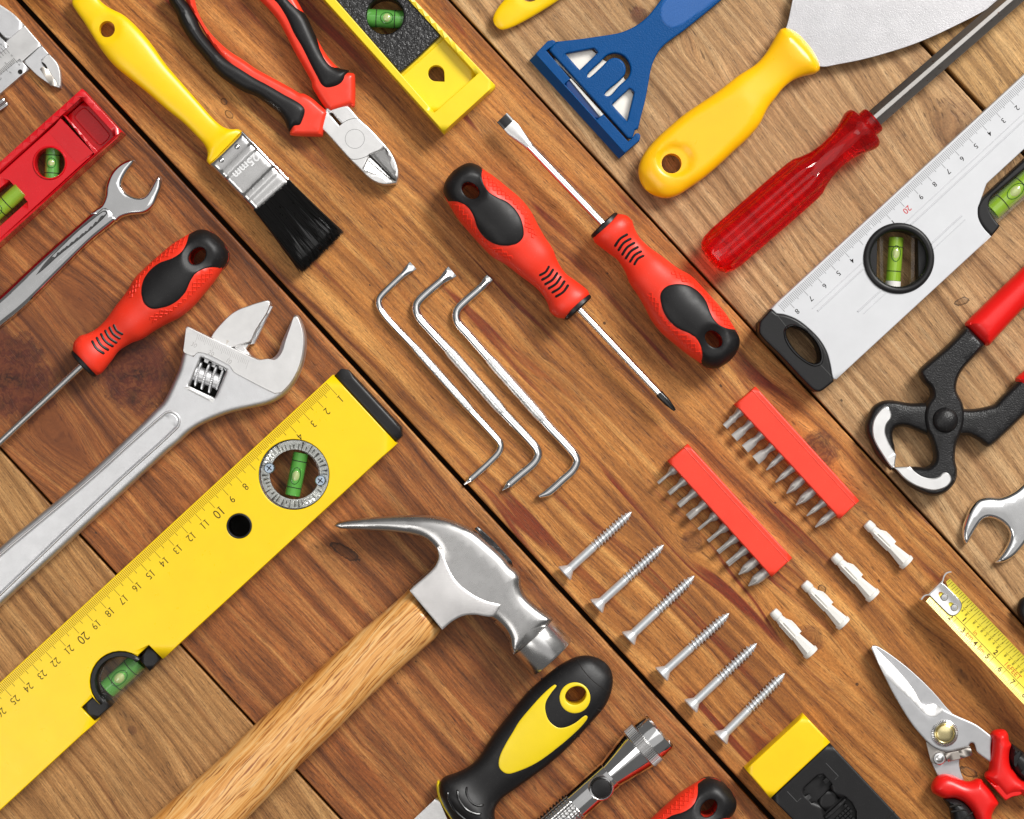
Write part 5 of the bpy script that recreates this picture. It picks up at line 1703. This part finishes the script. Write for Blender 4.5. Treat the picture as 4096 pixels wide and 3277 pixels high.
for r_, pa_, pb2, kind, lab_ in OFF:
    t = thing('offset_screwdriver', lab_, 'screwdriver', pa_[4], 'cranked offset screwdrivers')
    A = smooth(pa_, 5, closed=False)
    B = smooth(pb2, 5, closed=False)
    n = len(A)

    def endprof(m, first, ln, wide, thin):
        def f(th, i):
            k = i if first else m - 1 - i
            e = max(0.0, 1 - k / ln)
            return (1 + (wide - 1) * e, 1 - (1 - thin) * min(1, e * 1.25))
        return f
    ww_, th_ = {'a': (1.28, .18), 'b': (1.38, .18), 'c': (.9, .25)}[kind]
    part('shank', tube([(p[0], p[1], r_ + 1) for p in A], r_, 24, prof=endprof(n, True, 12, ww_, th_)), M['chrome'], t, sharp_deg=40)
    m_ = len(B)
    if kind == 'c':
        pf = endprof(m_, False, 9, .5, 1.0)
    else:
        pf = lambda th, i, m_=m_: (1 - .85 * max(0, 1 - (m_ - 1 - i) / 7)) * (1 - .25 * max(0, 1 - (m_ - 1 - i) / 9) * abs(math.cos(2 * th)) ** 4)
    part('shank', tube([(p[0], p[1], r_ + 1) for p in B], r_, 24, prof=pf), M['chrome'], t, sharp_deg=40)
    a_, b_ = A[-1], B[0]
    ns = 12
    kp = [(a_[0] + (b_[0] - a_[0]) * i / (ns - 1), a_[1] + (b_[1] - a_[1]) * i / (ns - 1), r_ + 1) for i in range(ns)]
    part('knurled_grip', tube(kp, [r_ * (1.0 if i in (0, ns - 1) else 1.2) for i in range(ns)], 28), M['knurled'], t)
# ---------------------------------------------------------------- bit holders and bits
ZR[0] = 80
Z3 = lambda *p: [(2850 + q[0] * 600 / 2156, 1600 + q[1] * 600 / 2156) + tuple(q[2:]) for q in p]
HU = Z3((325, 65), (690, -310), (2112, 1450), (1835, 1712))
HU = [Z3((325, 65))[0], T(2, 1, (2052, 1530))[0], Z3((2112, 1450))[0], Z3((1835, 1712))[0]]
HL = T(2, 2, (1313, 432), (1482, 288)) + T(3, 2, (205, 1246), (32, 1406))
for q, lb_ in ((HU, 'orange red bit holder bar nearer the black pincers, with slotted and cross bits'), (HL, 'orange red bit holder bar nearer the row of screws, with hex and star bits')):
    c = (sum(p[0] for p in q) / 4, sum(p[1] for p in q) / 4)
    t = thing('bit_holder', lb_, 'bit holder', c, 'orange red bit holder bars')
    part('bar', prism(q, 0, 84, 6, step=30), M['coral'], t)
    a = [(q[1][k] * .80 + q[0][k] * .20, q[2][k] * .80 + q[3][k] * .20) for k in (0, 1)]
    part('ridge', tube([(a[0][0], a[1][0], 83.6), (a[0][1], a[1][1], 83.6)], 2.2, 6), M['coral'], t)


def bit(kind, tip, base, w, label):
    """a steel driver bit from its tip to the holder, level with the middle of the bar"""
    ZR[0] = 45
    dx, dy = base[0] - tip[0], base[1] - tip[1]
    ln = math.hypot(dx, dy)
    dx, dy = dx / ln, dy / ln
    P = lambda s, z=42: (tip[0] + dx * s, tip[1] + dy * s, z)
    nk = min(13.5, w * .42 + 3)
    if kind == 'slot':
        w2_ = w / 2
        st_ = [(0, w2_, 3.6), (3, w2_, 4), (ln * .36, w2_ * .94, 7.5), (ln * .50, nk * 1.25, 10), (ln * .57, nk, nk), (ln * .72, nk, nk), (ln * .86, nk + 3, nk + 3), (ln * .98, 20, 20), (ln + 40, 20, 20)]
        mb = tube([P(s[0]) for s in st_], 1.0, 20, prof=lambda th, i: (st_[i][1], st_[i][2]))
    elif kind == 'cross':
        w2_ = w / 2
        st_ = [(0, 3), (4, 4.5), (ln * .22, w2_ * .62), (ln * .44, w2_), (ln * .60, w2_ * .98), (ln * .8, w2_ + 1), (ln * .98, max(w2_, 18)), (ln + 40, 20)]
        mb = tube([P(s[0]) for s in st_], [s[1] for s in st_], 32, prof=lambda th, i: 1 - ((.42, .42, .42, .26, 0, 0, 0, 0)[i] * abs(math.cos(2 * th + .5)) ** 5), tw=.3)
    elif kind == 'hex':
        st_ = [(0, w / 2 * .92), (2, w / 2), (ln * .50, w / 2), (ln * .56, w / 2 * .9), (ln * .75, max(nk, w / 2 * .8)), (ln * .97, 19), (ln + 40, 20)]
        mb = tube([P(s[0]) for s in st_], [s[1] for s in st_], 24, prof=lambda th, i: (1 / math.cos(((th + .3) % (math.pi / 3)) - math.pi / 6) * .93) if i < 3 else 1)
    else:
        st_ = [(0, w / 2 * .9), (2, w / 2), (ln * .46, w / 2), (ln * .58, w / 2 * 1.05), (ln * .75, max(nk, w / 2)), (ln * .97, 19), (ln + 40, 20)]
        mb = tube([P(s[0]) for s in st_], [s[1] for s in st_], 36, prof=lambda th, i: 1 - (.20 * (.5 - .5 * math.cos(6 * th)) if i < 3 else 0))
    solo('screwdriver_bit', mb, M['steel_dark'], label, 'driver bit', base, 'driver bits in the bit holder bars', sharp_deg=24)


ORD = ['first', 'second', 'third', 'fourth', 'fifth', 'sixth', 'seventh', 'eighth', 'ninth', 'last']
UP = [('slot', (180, 385), (400, 170), 26), ('slot', (312, 548), (560, 330), 36), ('slot', (467, 706), (720, 490), 39), ('slot', (622, 868), (870, 660), 42),
      ('cross', (775, 1010), (1000, 800), 25), ('cross', (908, 1186), (1150, 980), 27), ('cross', (1066, 1346), (1290, 1140), 36), ('cross', (1202, 1512), (1440, 1310), 38),
      ('cross', (1355, 1668), (1590, 1480), 24), ('cross', (1478, 1830), (1735, 1620), 30)]
nmk = {'slot': 'flat slotted', 'cross': 'pointed cross tip', 'hex': 'hexagonal', 'star': 'star shaped'}
for i, (k, a, b, w) in enumerate(UP):
    bit(k, Z3(a)[0], Z3(b)[0], w, f'{nmk[k]} steel bit, {ORD[i]} from the upper left in the holder nearer the pincers')
LO = [('hex', (1228, 618), (1352, 512), 14), ('hex', (1320, 706), (1440, 605), 21), ('hex', (1402, 808), (1530, 700), 25), ('hex', (1482, 908), (1612, 798), 31), ('star', (1568, 1006), (1696, 900), 14),
      ('star', (1648, 1106), (1780, 998), 17), ('star', (1732, 1198), (1866, 1090), 22), ('star', (1812, 1300), (1950, 1186), 26), ('cross', (1908, 1386), (2042, 1276), 38), ('cross', (1990, 1482), (2122, 1376), 42)]
for i, (k, a, b, w) in enumerate(LO):
    bit(k, T(2, 2, a)[0], T(2, 2, b)[0], w, f'{nmk[k]} steel bit, {ORD[i]} from the upper left in the holder nearer the screws')

# ---------------------------------------------------------------- wood screws
ZR[0] = 20
SCR = [(T(2, 2, (450, 1366))[0], T(2, 2, (1008, 858))[0]), (T(2, 2, (718, 1642))[0], T(2, 2, (1278, 1136))[0]), (T(2, 3, (985, 195))[0], T(2, 2, (1532, 1400))[0]),
       (T(2, 3, (1265, 495))[0], T(2, 3, (1818, 2))[0]), (T(2, 3, (1510, 762))[0], T(2, 3, (2062, 245))[0]), (T(2, 3, (1760, 1030))[0], T(3, 3, (142, 500))[0])]
c0, c1_ = SCR[0]
SL = math.hypot(c1_[0] - c0[0], c1_[1] - c0[1])
sux, suy = (c1_[0] - c0[0]) / SL, (c1_[1] - c0[1]) / SL
scw = thing('wood_screw', 'zinc countersunk wood screw, first at the upper left of the row of six', 'screw', c0, 'zinc wood screws in a diagonal row')
tilt = lambda s: 36 - 20 * s / SL
SP = lambda s, z=None: (c0[0] + sux * s, c0[1] + suy * s, tilt(s) if z is None else z)
part('head', tube([SP(-9), SP(-6), SP(-3), SP(24), SP(28)], [33, 36.5, 36.5, 18, 17], 32), M['zinc'], scw)
part('shank', tube([SP(24), SP(138), SP(146), SP(160)], [17.5, 17.5, 18, 14], 24), M['zinc'], scw)
part('threaded_core', tube([SP(150), SP(316), SP(342), SP(SL)], [15.5, 15, 10, .8], 20), M['zinc'], scw)
hx = []
turns = 12.5
for i in range(int(turns * 18) + 1):
    f = i / (turns * 18)
    s = 150 + (SL - 8 - 150) * f
    th = f * turns * 2 * math.pi
    rr_ = np.interp(s, [150, 160, 320, SL - 8], [15, 19.5, 18.5, 6])
    q = SP(s)
    hx.append((q[0] - suy * rr_ * math.cos(th) , q[1] + sux * rr_ * math.cos(th), q[2] + rr_ * math.sin(th)))
part('thread', tube(hx, 2.4, 6), M['zinc'], scw)
wrd = ['first', 'second from the upper left', 'third from the upper left', 'fourth from the upper left', 'fifth from the upper left', 'last at the lower right']
for i, (a, b) in enumerate(SCR):
    if i == 0:
        continue
    o = copy_tree(scw)
    o['label'] = f'zinc countersunk wood screw, {wrd[i]} of the row of six'
    o.location = Vector(W(a[0], a[1], 0, 20))
    o.rotation_euler = (0, 0, math.atan2(-(b[1] - a[1]), b[0] - a[0]) - math.atan2(-suy, sux))
scw.location = Vector(W(c0[0], c0[1], 0))

# ---------------------------------------------------------------- wall anchors
ANC = [(T(3, 2, (826, 950))[0], T(3, 2, (1172, 1292))[0]), (T(3, 2, (550, 1224))[0], T(3, 2, (890, 1572))[0]), (T(3, 2, (300, 1455))[0], T(3, 3, (636, 82))[0]), (T(3, 2, (38, 1692))[0], T(3, 3, (366, 332))[0])]
a0, a1_ = ANC[0]
AL = math.hypot(a1_[0] - a0[0], a1_[1] - a0[1])
aux, auy = (a1_[0] - a0[0]) / AL, (a1_[1] - a0[1]) / AL
anc = thing('wall_anchor', 'white nylon wall anchor, nearest the pincers in the row of four', 'wall anchor', a0, 'white wall anchors in a diagonal row')
AP = lambda s, t=0, z=24: (a0[0] + aux * s - auy * t, a0[1] + auy * s + aux * t, z)
stt = [(0, 15), (3, 18.5), (10, 20), (28, 21), (34, 20), (37, 17.5), (44, 17.5), (48, 19), (60, 20), (132, 22), (138, 22)]
part('expansion_sleeve', tube([AP(s) for s, r in stt], [r for s, r in stt], 24), M['white'], anc)
stt2 = [(136, 20), (142, 20.5), (210, 29.5), (216, 30)]
part('collar', tube([AP(s) for s, r in stt2], [r for s, r in stt2], 8, tw=R(22)), M['white'], anc, flat=True)
part('flange', tube([AP(215), AP(217), AP(223), AP(AL + 1)], [31, 33, 33, 31], 30), M['white'], anc)
for sd in (-1, 1):
    q = [AP(50, sd * 10), AP(62, sd * 22), AP(80, sd * 31 if sd < 0 else sd * 21), AP(100, sd * 32 if sd < 0 else sd * 22), AP(137, sd * 30 if sd < 0 else sd * 22), AP(137, sd * 8)]
    part('fin', prism([p[:2] for p in q], 14, 34, 2), M['white'], anc)
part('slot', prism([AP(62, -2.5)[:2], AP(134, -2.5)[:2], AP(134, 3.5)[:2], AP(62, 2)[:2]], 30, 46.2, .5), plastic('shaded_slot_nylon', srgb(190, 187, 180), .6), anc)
part('rib', tube([AP(48, 8, 44), AP(136, 8, 46)], 3, 8), M['white'], anc)
wr_ = ['', 'second from the pincers', 'third from the pincers', 'farthest from the pincers']
for i, (a, b) in enumerate(ANC):
    if i == 0:
        continue
    o = copy_tree(anc)
    o['label'] = f'white nylon wall anchor, {wr_[i]} in the row of four'
    o.location = Vector(W(a[0], a[1], 0))
    o.rotation_euler = (0, 0, math.atan2(-(b[1] - a[1]), b[0] - a[0]) - math.atan2(-auy, aux))

# ---------------------------------------------------------------- tape measure
ZR[0] = 130
Z1 = lambda *p: [(3696 + q[0] * 400 / 2156, 2240 + q[1] * 400 / 2156) + tuple(q[2:]) for q in p]
tm_ = thing('tape_measure', 'yellow steel tape measure blade with a riveted end hook, standing off the boards', 'tape measure', (3800, 2450))
to = (3706, 2407)
TU = (.686, .728)
TV = (.728, -.686)
TP = lambda s, t: (to[0] + TU[0] * s + TV[0] * t, to[1] + TU[1] * s + TV[1] * t)
ts = lambda x, y: ((x - to[0]) * TU[0] + (y - to[1]) * TU[1], (x - to[0]) * TV[0] + (y - to[1]) * TV[1])
TWD = 133


def tz(x, y, off=0.0):
    s, t = ts(x, y)
    q = (t - TWD / 2) / (TWD / 2)
    return 96 + s * .085 + 16 * q * q + off


tb = []
ns, nt = 40, 14
vs, fs = [], []
for i in range(ns + 1):
    for j in range(nt + 1):
        s, t = 900 * i / ns, TWD * j / nt
        if i == 0 and 36 < t < 112:
            s = 20
        p = TP(s, t)
        vs.append((p[0], p[1], tz(*p)))
for i in range(ns):
    for j in range(nt):
        a = i * (nt + 1) + j
        fs.append((a, a + nt + 1, a + nt + 2, a + 1))
top = MB().add(vs, fs)
top.add([(v[0], v[1], v[2] - 1.4) for v in vs], [tuple(reversed(f)) for f in fs])
M['tape'] = plastic('yellow_tape_enamel', srgb(240, 222, 60), .30, coat=.2)
part('blade', top, M['tape'], tm_)
zt_ = lambda x, y: tz(x, y, .9)
tk = MB()
for i in range(1, 80):
    s = -6 + i * 11.16
    if s < 4:
        continue
    if i % 16 == 0:
        a, b = 46, TWD - 2
    else:
        a, b = TWD - (26 if i % 2 == 0 else 18) - (6 if i % 8 == 0 else 0), TWD - 2
    n_ = 3
    for k in range(n_):
        p, q = TP(s, a + (b - a) * k / n_), TP(s, a + (b - a) * (k + 1) / n_)
        bars([(p[0], p[1], q[0], q[1], 1.7)], zt_, tk)
for i in range(1, 126):
    s = -5 + i * 7.03
    if s < 6:
        continue
    a, b = 2, (46 if i % 10 == 0 else (26 if i % 5 == 0 else 17))
    p, q = TP(s, a), TP(s, b)
    bars([(p[0], p[1], q[0], q[1], 1.4)], zt_, tk)
for k in range(30):
    p, q = TP(110 + k * 26, 46), TP(136 + k * 26, 46)
    bars([(p[0], p[1], q[0], q[1], 1.7)], zt_, tk)
part('tape_marks', tk, M['ink_brown'], tm_, kind='stuff')
nb_, nl, no = MB(), MB(), MB()
for n in range(2, 12):
    c = TP(n * 70.3 - 25, 29)
    text(str(n), c[0], c[1], 23, *TU, zt_, nl, bold=.01)
for n in range(1, 5):
    c = TP(-6 + n * 178.6 - 13, 63)
    text(str(n), c[0], c[1], 21, *TU, zt_, nb_, bold=.03)
fr = ['1/8', '1/4', '3/8', '1/2', '5/8', '3/4', '7/8']
for n in range(0, 5):
    for k, f_ in enumerate(fr):
        s = -6 + n * 178.6 + (k + 1) * 22.3
        if n == 0 and k < 4:
            continue
        a, b = f_.split('/')
        c1 = TP(s, 103)
        c2 = TP(s, 82)
        text(a, c1[0], c1[1], 12, *TU, zt_, nl)
        text(b, c2[0], c2[1], 12, *TU, zt_, nl)
        p, q = TP(s - 7, 92), TP(s + 7, 92)
        bars([(p[0], p[1], q[0], q[1], 1.3)], zt_, nl)
for s_, a, t_, sz in (('in', 228, 58, 17), ('cm', 221, 29, 14), ('5m', 292, 29, 18), ('16FEET', 436, 62, 20)):
    c = TP(a, t_)
    text(s_, c[0], c[1], sz, *TU, zt_, no)
part('inch_numerals', nb_, M['ink_brown'], tm_, kind='stuff')
part('small_numerals', nl, M['ink_brown'], tm_, kind='stuff')
part('orange_lettering', no, M['ink_orange'], tm_, kind='stuff')
hk = smooth(Z1((385, 470, 1), (520, 590), (780, 860), (830, 950), (838, 1010), (800, 1110), (720, 1190), (630, 1215), (560, 1195), (500, 1145), (105, 745, 1)), 8)
hc1 = smooth(Z1((335, 745), (350, 705), (400, 700), (480, 770), (470, 850), (400, 860)), 4)
hc2 = smooth(Z1((548, 960), (570, 920), (620, 925), (700, 1000), (690, 1060), (620, 1060)), 4)
hko = part('hook', relief(hk, lambda x, y, a, b: tz(x, y, 6.5) - 3 * (1 - np.clip(a / 3, 0, 1)), holes=[hc1, hc2], zb=100, step=10, insets=(1.5, 3.5), grid=14), M['chrome_soft'], tm_)
for q in ((458, 815), (668, 1035)):
    c = Z1(q)[0]
    zz = float(tz(c[0], c[1], 0))
    part('rivet', disc_up(c[0], c[1], [(14.5, zz), (14.5, zz + 10), (12, zz + 12), (.1, zz + 12.5)], 24), M['chrome_soft'], hko)
lipp = smooth(Z1((395, 468), (110, 745)), 6, closed=False)
lv, lf = [], []
pts = [p[:2] for p in smooth(Z1((590, 250, 1), (520, 262), (460, 305), (425, 370), (405, 445), (385, 475, 1), (105, 748, 1), (60, 748), (0, 775), (-60, 850)), 6, closed=False)]
for p in pts:
    lv += [(p[0], p[1], 118), (p[0], p[1], 60), (p[0] + 4, p[1] + 4, 60), (p[0] + 4, p[1] + 4, 118)]
for i in range(len(pts) - 1):
    for k in range(4):
        a, b = i * 4 + k, i * 4 + (k + 1) % 4
        lf.append((a, b, b + 4, a + 4))
part('hook_lip', MB().add(lv, lf), M['chrome_soft'], hko)

# ---------------------------------------------------------------- shears
ZR[0] = 60
sh = thing('pruning_shears', 'steel shears with red and black handles and a brass pivot at the lower right', 'shears', (3800, 2950))
ZS = lambda *p: [(3600 + q[0] * 496 / 1794, 2800 + q[1] * 477 / 1725) + tuple(q[2:]) for q in p]
T33 = lambda *p: T(3, 3, *p)
bb = smooth(T33((893, 264, 1), (940, 280), (1060, 360), (1200, 470), (1330, 590), (1430, 695), (1500, 780), (1570, 852, 1), (1560, 950), (1620, 1080)) + ZS((880, 840, 1), (866, 930), (885, 1040), (940, 1180, 1), (560, 1120, 1), (500, 990), (470, 910), (400, 620), (375, 580), (500, 300)) + T33((1150, 640), (960, 370)), 10)
part('rear_blade', prism(bb, 20, 46, 3, step=30), M['matte_blade'], sh)
fb_ = smooth(T33((870, 285, 1), (880, 268, 1), (905, 272, 1), (985, 362), (1080, 458), (1180, 570), (1240, 652), (1275, 720), (1310, 762), (1400, 755), (1485, 808, 1), (1600, 862), (1750, 930), (1868, 1018, 1), (1884, 1040, 1)) + ZS((1325, 560, 1), (1310, 700), (1322, 910, 1), (1140, 780), (1110, 745), (1080, 650), (1055, 622), (1020, 625), (998, 655, 1), (1000, 675, 1), (830, 715), (700, 742), (560, 715), (470, 670), (400, 610, 1)) + T33((1330, 1066, 1), (1230, 950), (1150, 832), (1050, 662), (975, 512), (930, 420)), 9)
fq_ = np.array(T33((905, 290), (975, 512), (1310, 850), (1400, 870), (1480, 812))[0:5])


def fb_h(x, y, do, dh):
    z = 66 - 2.0 * (1 - np.clip(do / 2.5, 0, 1))
    p0, p1 = T33((930, 420))[0], T33((1320, 835))[0]
    L_ = math.hypot(p1[0] - p0[0], p1[1] - p0[1])
    nx, ny = (p1[1] - p0[1]) / L_, -(p1[0] - p0[0]) / L_      # towards the cutting edge
    d = (x - p0[0]) * nx + (y - p0[1]) * ny
    s = ((x - p0[0]) * (p1[0] - p0[0]) + (y - p0[1]) * (p1[1] - p0[1])) / L_
    e = np.clip((L_ + 32 - s) / 26, 0, 1)
    return z - np.clip(d, 0, 60) * .24 * e


fbo = part('front_blade', relief(fb_, fb_h, zb=44, step=12, insets=(1.5, 3, 8, 14), grid=12), M['matte_blade'], sh)
bev = smooth(T33((884, 292, 1), (900, 280, 1), (985, 366), (1080, 462), (1178, 574), (1237, 655), (1272, 724), (1308, 766), (1400, 760), (1478, 808, 1), (1442, 840), (1405, 862), (1365, 862), (1310, 828), (1205, 722), (1080, 612), (978, 514, 1), (932, 420)), 9)
part('blade_bevel', relief(bev, lambda x, y, a, b: fb_h(x, y, np.full(len(x), 9.0), b) + .9 - .5 * (1 - np.clip(a / 2, 0, 1)), zb=50, step=9, insets=(2,), grid=11), M['steel_pale'], fbo)  # ground bevel, its highlight partly put into a paler steel than the blade
pc_ = T33((1485, 1000))[0]
pv = part('pivot', disc_up(pc_[0], pc_[1], [(53, 64), (53, 70), (46, 73), (42, 71)], 160), M['chrome_soft'], sh)
kn_ = MB()
for k in range(46):
    a = 2 * math.pi * k / 46
    kn_.join(tube([(pc_[0] + 42 * math.cos(a), pc_[1] + 42 * math.sin(a), 73.5), (pc_[0] + 53 * math.cos(a), pc_[1] + 53 * math.sin(a), 70)], 2.4, 6))
part('knurling', kn_, M['chrome_soft'], pv, kind='stuff')
part('brass_cap', disc_up(pc_[0], pc_[1], [(42, 66), (42, 77), (38, 79), (33, 76), (32, 80), (30, 81), (.1, 81.5)], 48), M['brass'], pv)
part('latch_plate', prism(smooth(ZS((380, 600, 1), (400, 700), (455, 910, 1), (590, 952, 1), (690, 880, 1), (690, 760, 1), (560, 720), (450, 650)), 10), 44, 52, 2), metal('dull_latch', (.44, .41, .38, 1), .4), sh)
lvr = part('latch_lever', prism(ZS((640, 770), (840, 728), (1000, 672), (1045, 790), (870, 850), (690, 892)), 58, 74, 3), metal('warm_steel', (.62, .56, .50, 1), .34), sh)
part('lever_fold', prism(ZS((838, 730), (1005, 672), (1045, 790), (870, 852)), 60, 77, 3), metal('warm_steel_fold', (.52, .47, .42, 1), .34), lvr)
cl = ZS((565, 845))[0]
part('latch_rivet', disc_up(cl[0], cl[1], [(25, 52), (25, 66), (22, 69), (15, 70), (15, 76), (12, 78), (.1, 78.5)], 28), M['chrome_soft'], lvr)
rl_ = smooth(ZS((560, 1098), (500, 1150), (460, 1230), (456, 1300), (490, 1358), (640, 1428), (790, 1425), (900, 1470), (1000, 1560), (1080, 1700), (1130, 1830, 1), (1340, 1830, 1), (1330, 1690), (1370, 1590), (1440, 1495, 1), (1330, 1320), (1180, 1150, 1), (1120, 1142), (1040, 1175), (960, 1180), (860, 1140), (760, 1095), (650, 1075)), 9)
lowh = part('handle', pillow(rl_, 50, 52, 44, grid=18), M['sleeve_red'], sh)
bl_ = smooth(ZS((630, 1428), (800, 1422), (900, 1468), (990, 1545), (1070, 1680), (1120, 1830, 1), (760, 1830, 1), (745, 1720), (715, 1580)), 9)
part('grip', pillow(bl_, 48, 50, 36, grid=16), M['black_rubber'], lowh)
for a, b in (((700, 1530), (880, 1490)), ((720, 1600), (940, 1570)), ((850, 1720), (1030, 1610))):
    q = ZS(a, b)
    part('grip_groove', tube([(q[0][0], q[0][1], 95), (q[1][0], q[1][1], 95)], [4, 3.5], 8), M['dark'], lowh)
ru = smooth(ZS((1310, 510), (1340, 455), (1420, 425), (1510, 430), (1560, 480), (1580, 590), (1610, 640), (1585, 740), (1580, 860), (1620, 980), (1700, 1090), (1794, 1170), (1950, 1300, 1), (1950, 1480, 1), (1794, 1395), (1720, 1370), (1600, 1385), (1510, 1445, 1), (1400, 1310), (1230, 1120, 1), (1225, 1070), (1285, 1010), (1300, 880), (1320, 740), (1325, 560)), 9)
uph = part('handle', pillow(ru, 54, 56, 44, grid=18), M['sleeve_red'], sh)
bu = smooth(ZS((1612, 638), (1700, 690), (1800, 765), (1950, 880, 1), (1950, 1290, 1), (1800, 1165), (1700, 1085), (1625, 980), (1580, 860), (1588, 740)), 9)
part('grip', pillow(bu, 52, 54, 36, grid=16), M['black_rubber'], uph)
for q in (ZS((1620, 800), (1700, 720), (1745, 760), (1690, 830), (1650, 950), (1620, 920)), ZS((1720, 1030), (1794, 950), (1850, 1000), (1800, 1110))):
    part('grip_pad', prism(q, 90, 108, 3), M['black_rubber'], uph)
wb = smooth(ZS((1225, 1125, 1), (1370, 1225), (1440, 1190), (1540, 1190), (1640, 1250), (1740, 1330), (1700, 1365), (1600, 1385), (1505, 1440, 1)), 9)
part('spur', prism(wb, 60, 98, 4), M['sleeve_red'], uph)

# ---------------------------------------------------------------- yellow and black case at the bottom
ZR[0] = 105
cs = thing('tool_case', 'black plastic case with a yellow end and a moulded clip recess at the bottom edge', 'case', (3250, 3100))
Z6 = lambda *p: [(2980 + q[0] * 600 / 1225, 2820 + q[1] * 457 / 933) + tuple(q[2:]) for q in p]
part('yellow_end', prism(Z6((488, 84), (697, 306), (207, 764), (6, 530)), 0, 105, 8, bh=5), M['yellow'], cs)
blk = Z6((692, 312), (1215, 868), (1700, 1400), (1250, 1800), (216, 764))
rec = Z6((472, 725), (495, 700), (485, 680), (595, 580), (610, 592), (640, 570), (662, 595), (640, 622), (660, 647), (690, 625), (714, 650), (692, 678), (780, 770), (806, 748), (872, 800), (910, 870), (912, 950), (860, 1030), (760, 1060), (690, 1000), (640, 910), (662, 882), (580, 790), (545, 804), (525, 780), (546, 756), (525, 732), (490, 746))
cb = part('case_body', prism(blk, 0, 104, 8, bh=5, holes=[rec]), M['black_plastic'], cs)
part('recess_floor', prism(Z6((440, 700), (640, 540), (960, 850), (940, 1040), (760, 1090), (600, 960)), 10, 74, 0), M['black_plastic'], cb)
part('recess_step', prism(Z6((598, 788), (700, 690), (782, 772), (662, 880)), 60, 88, 2), M['black_plastic'], cb)
part('clip', prism(Z6((650, 912), (812, 765), (832, 785), (672, 938)), 60, 103, 3), M['black_gloss'], cb)
pads = MB()
for i in range(7):
    for j in range(6):
        a, b = 700 + i * 22 + j * 21, 925 - i * 20 + j * 22
        q = Z6((a, b), (a + 15, b - 14), (a + 30, b + 1), (a + 15, b + 15))
        if inpoly(np.array([[sum(p[0] for p in q) / 4, sum(p[1] for p in q) / 4]]), Z6((730, 940), (830, 812), (880, 850), (888, 940), (840, 1010), (760, 1020)))[0]:
            pads.join(prism(q, 74, 98, 2))
part('grip_studs', pads, M['black_gloss'], cb, kind='stuff')
for pts in (((660, 475), (763, 583), (733, 612)), ((345, 708), (425, 792), (460, 760))):
    q = Z6(*pts)
    part('moulded_line', tube([(p[0], p[1], 104) for p in q], 1.3, 6), M['ink_soft'], cb)
q = Z6((1222, 872), (1150, 936), (760, 1300))
part('joint', tube([(p[0], p[1], 104) for p in q], 2.2, 6), M['dark'], cb)
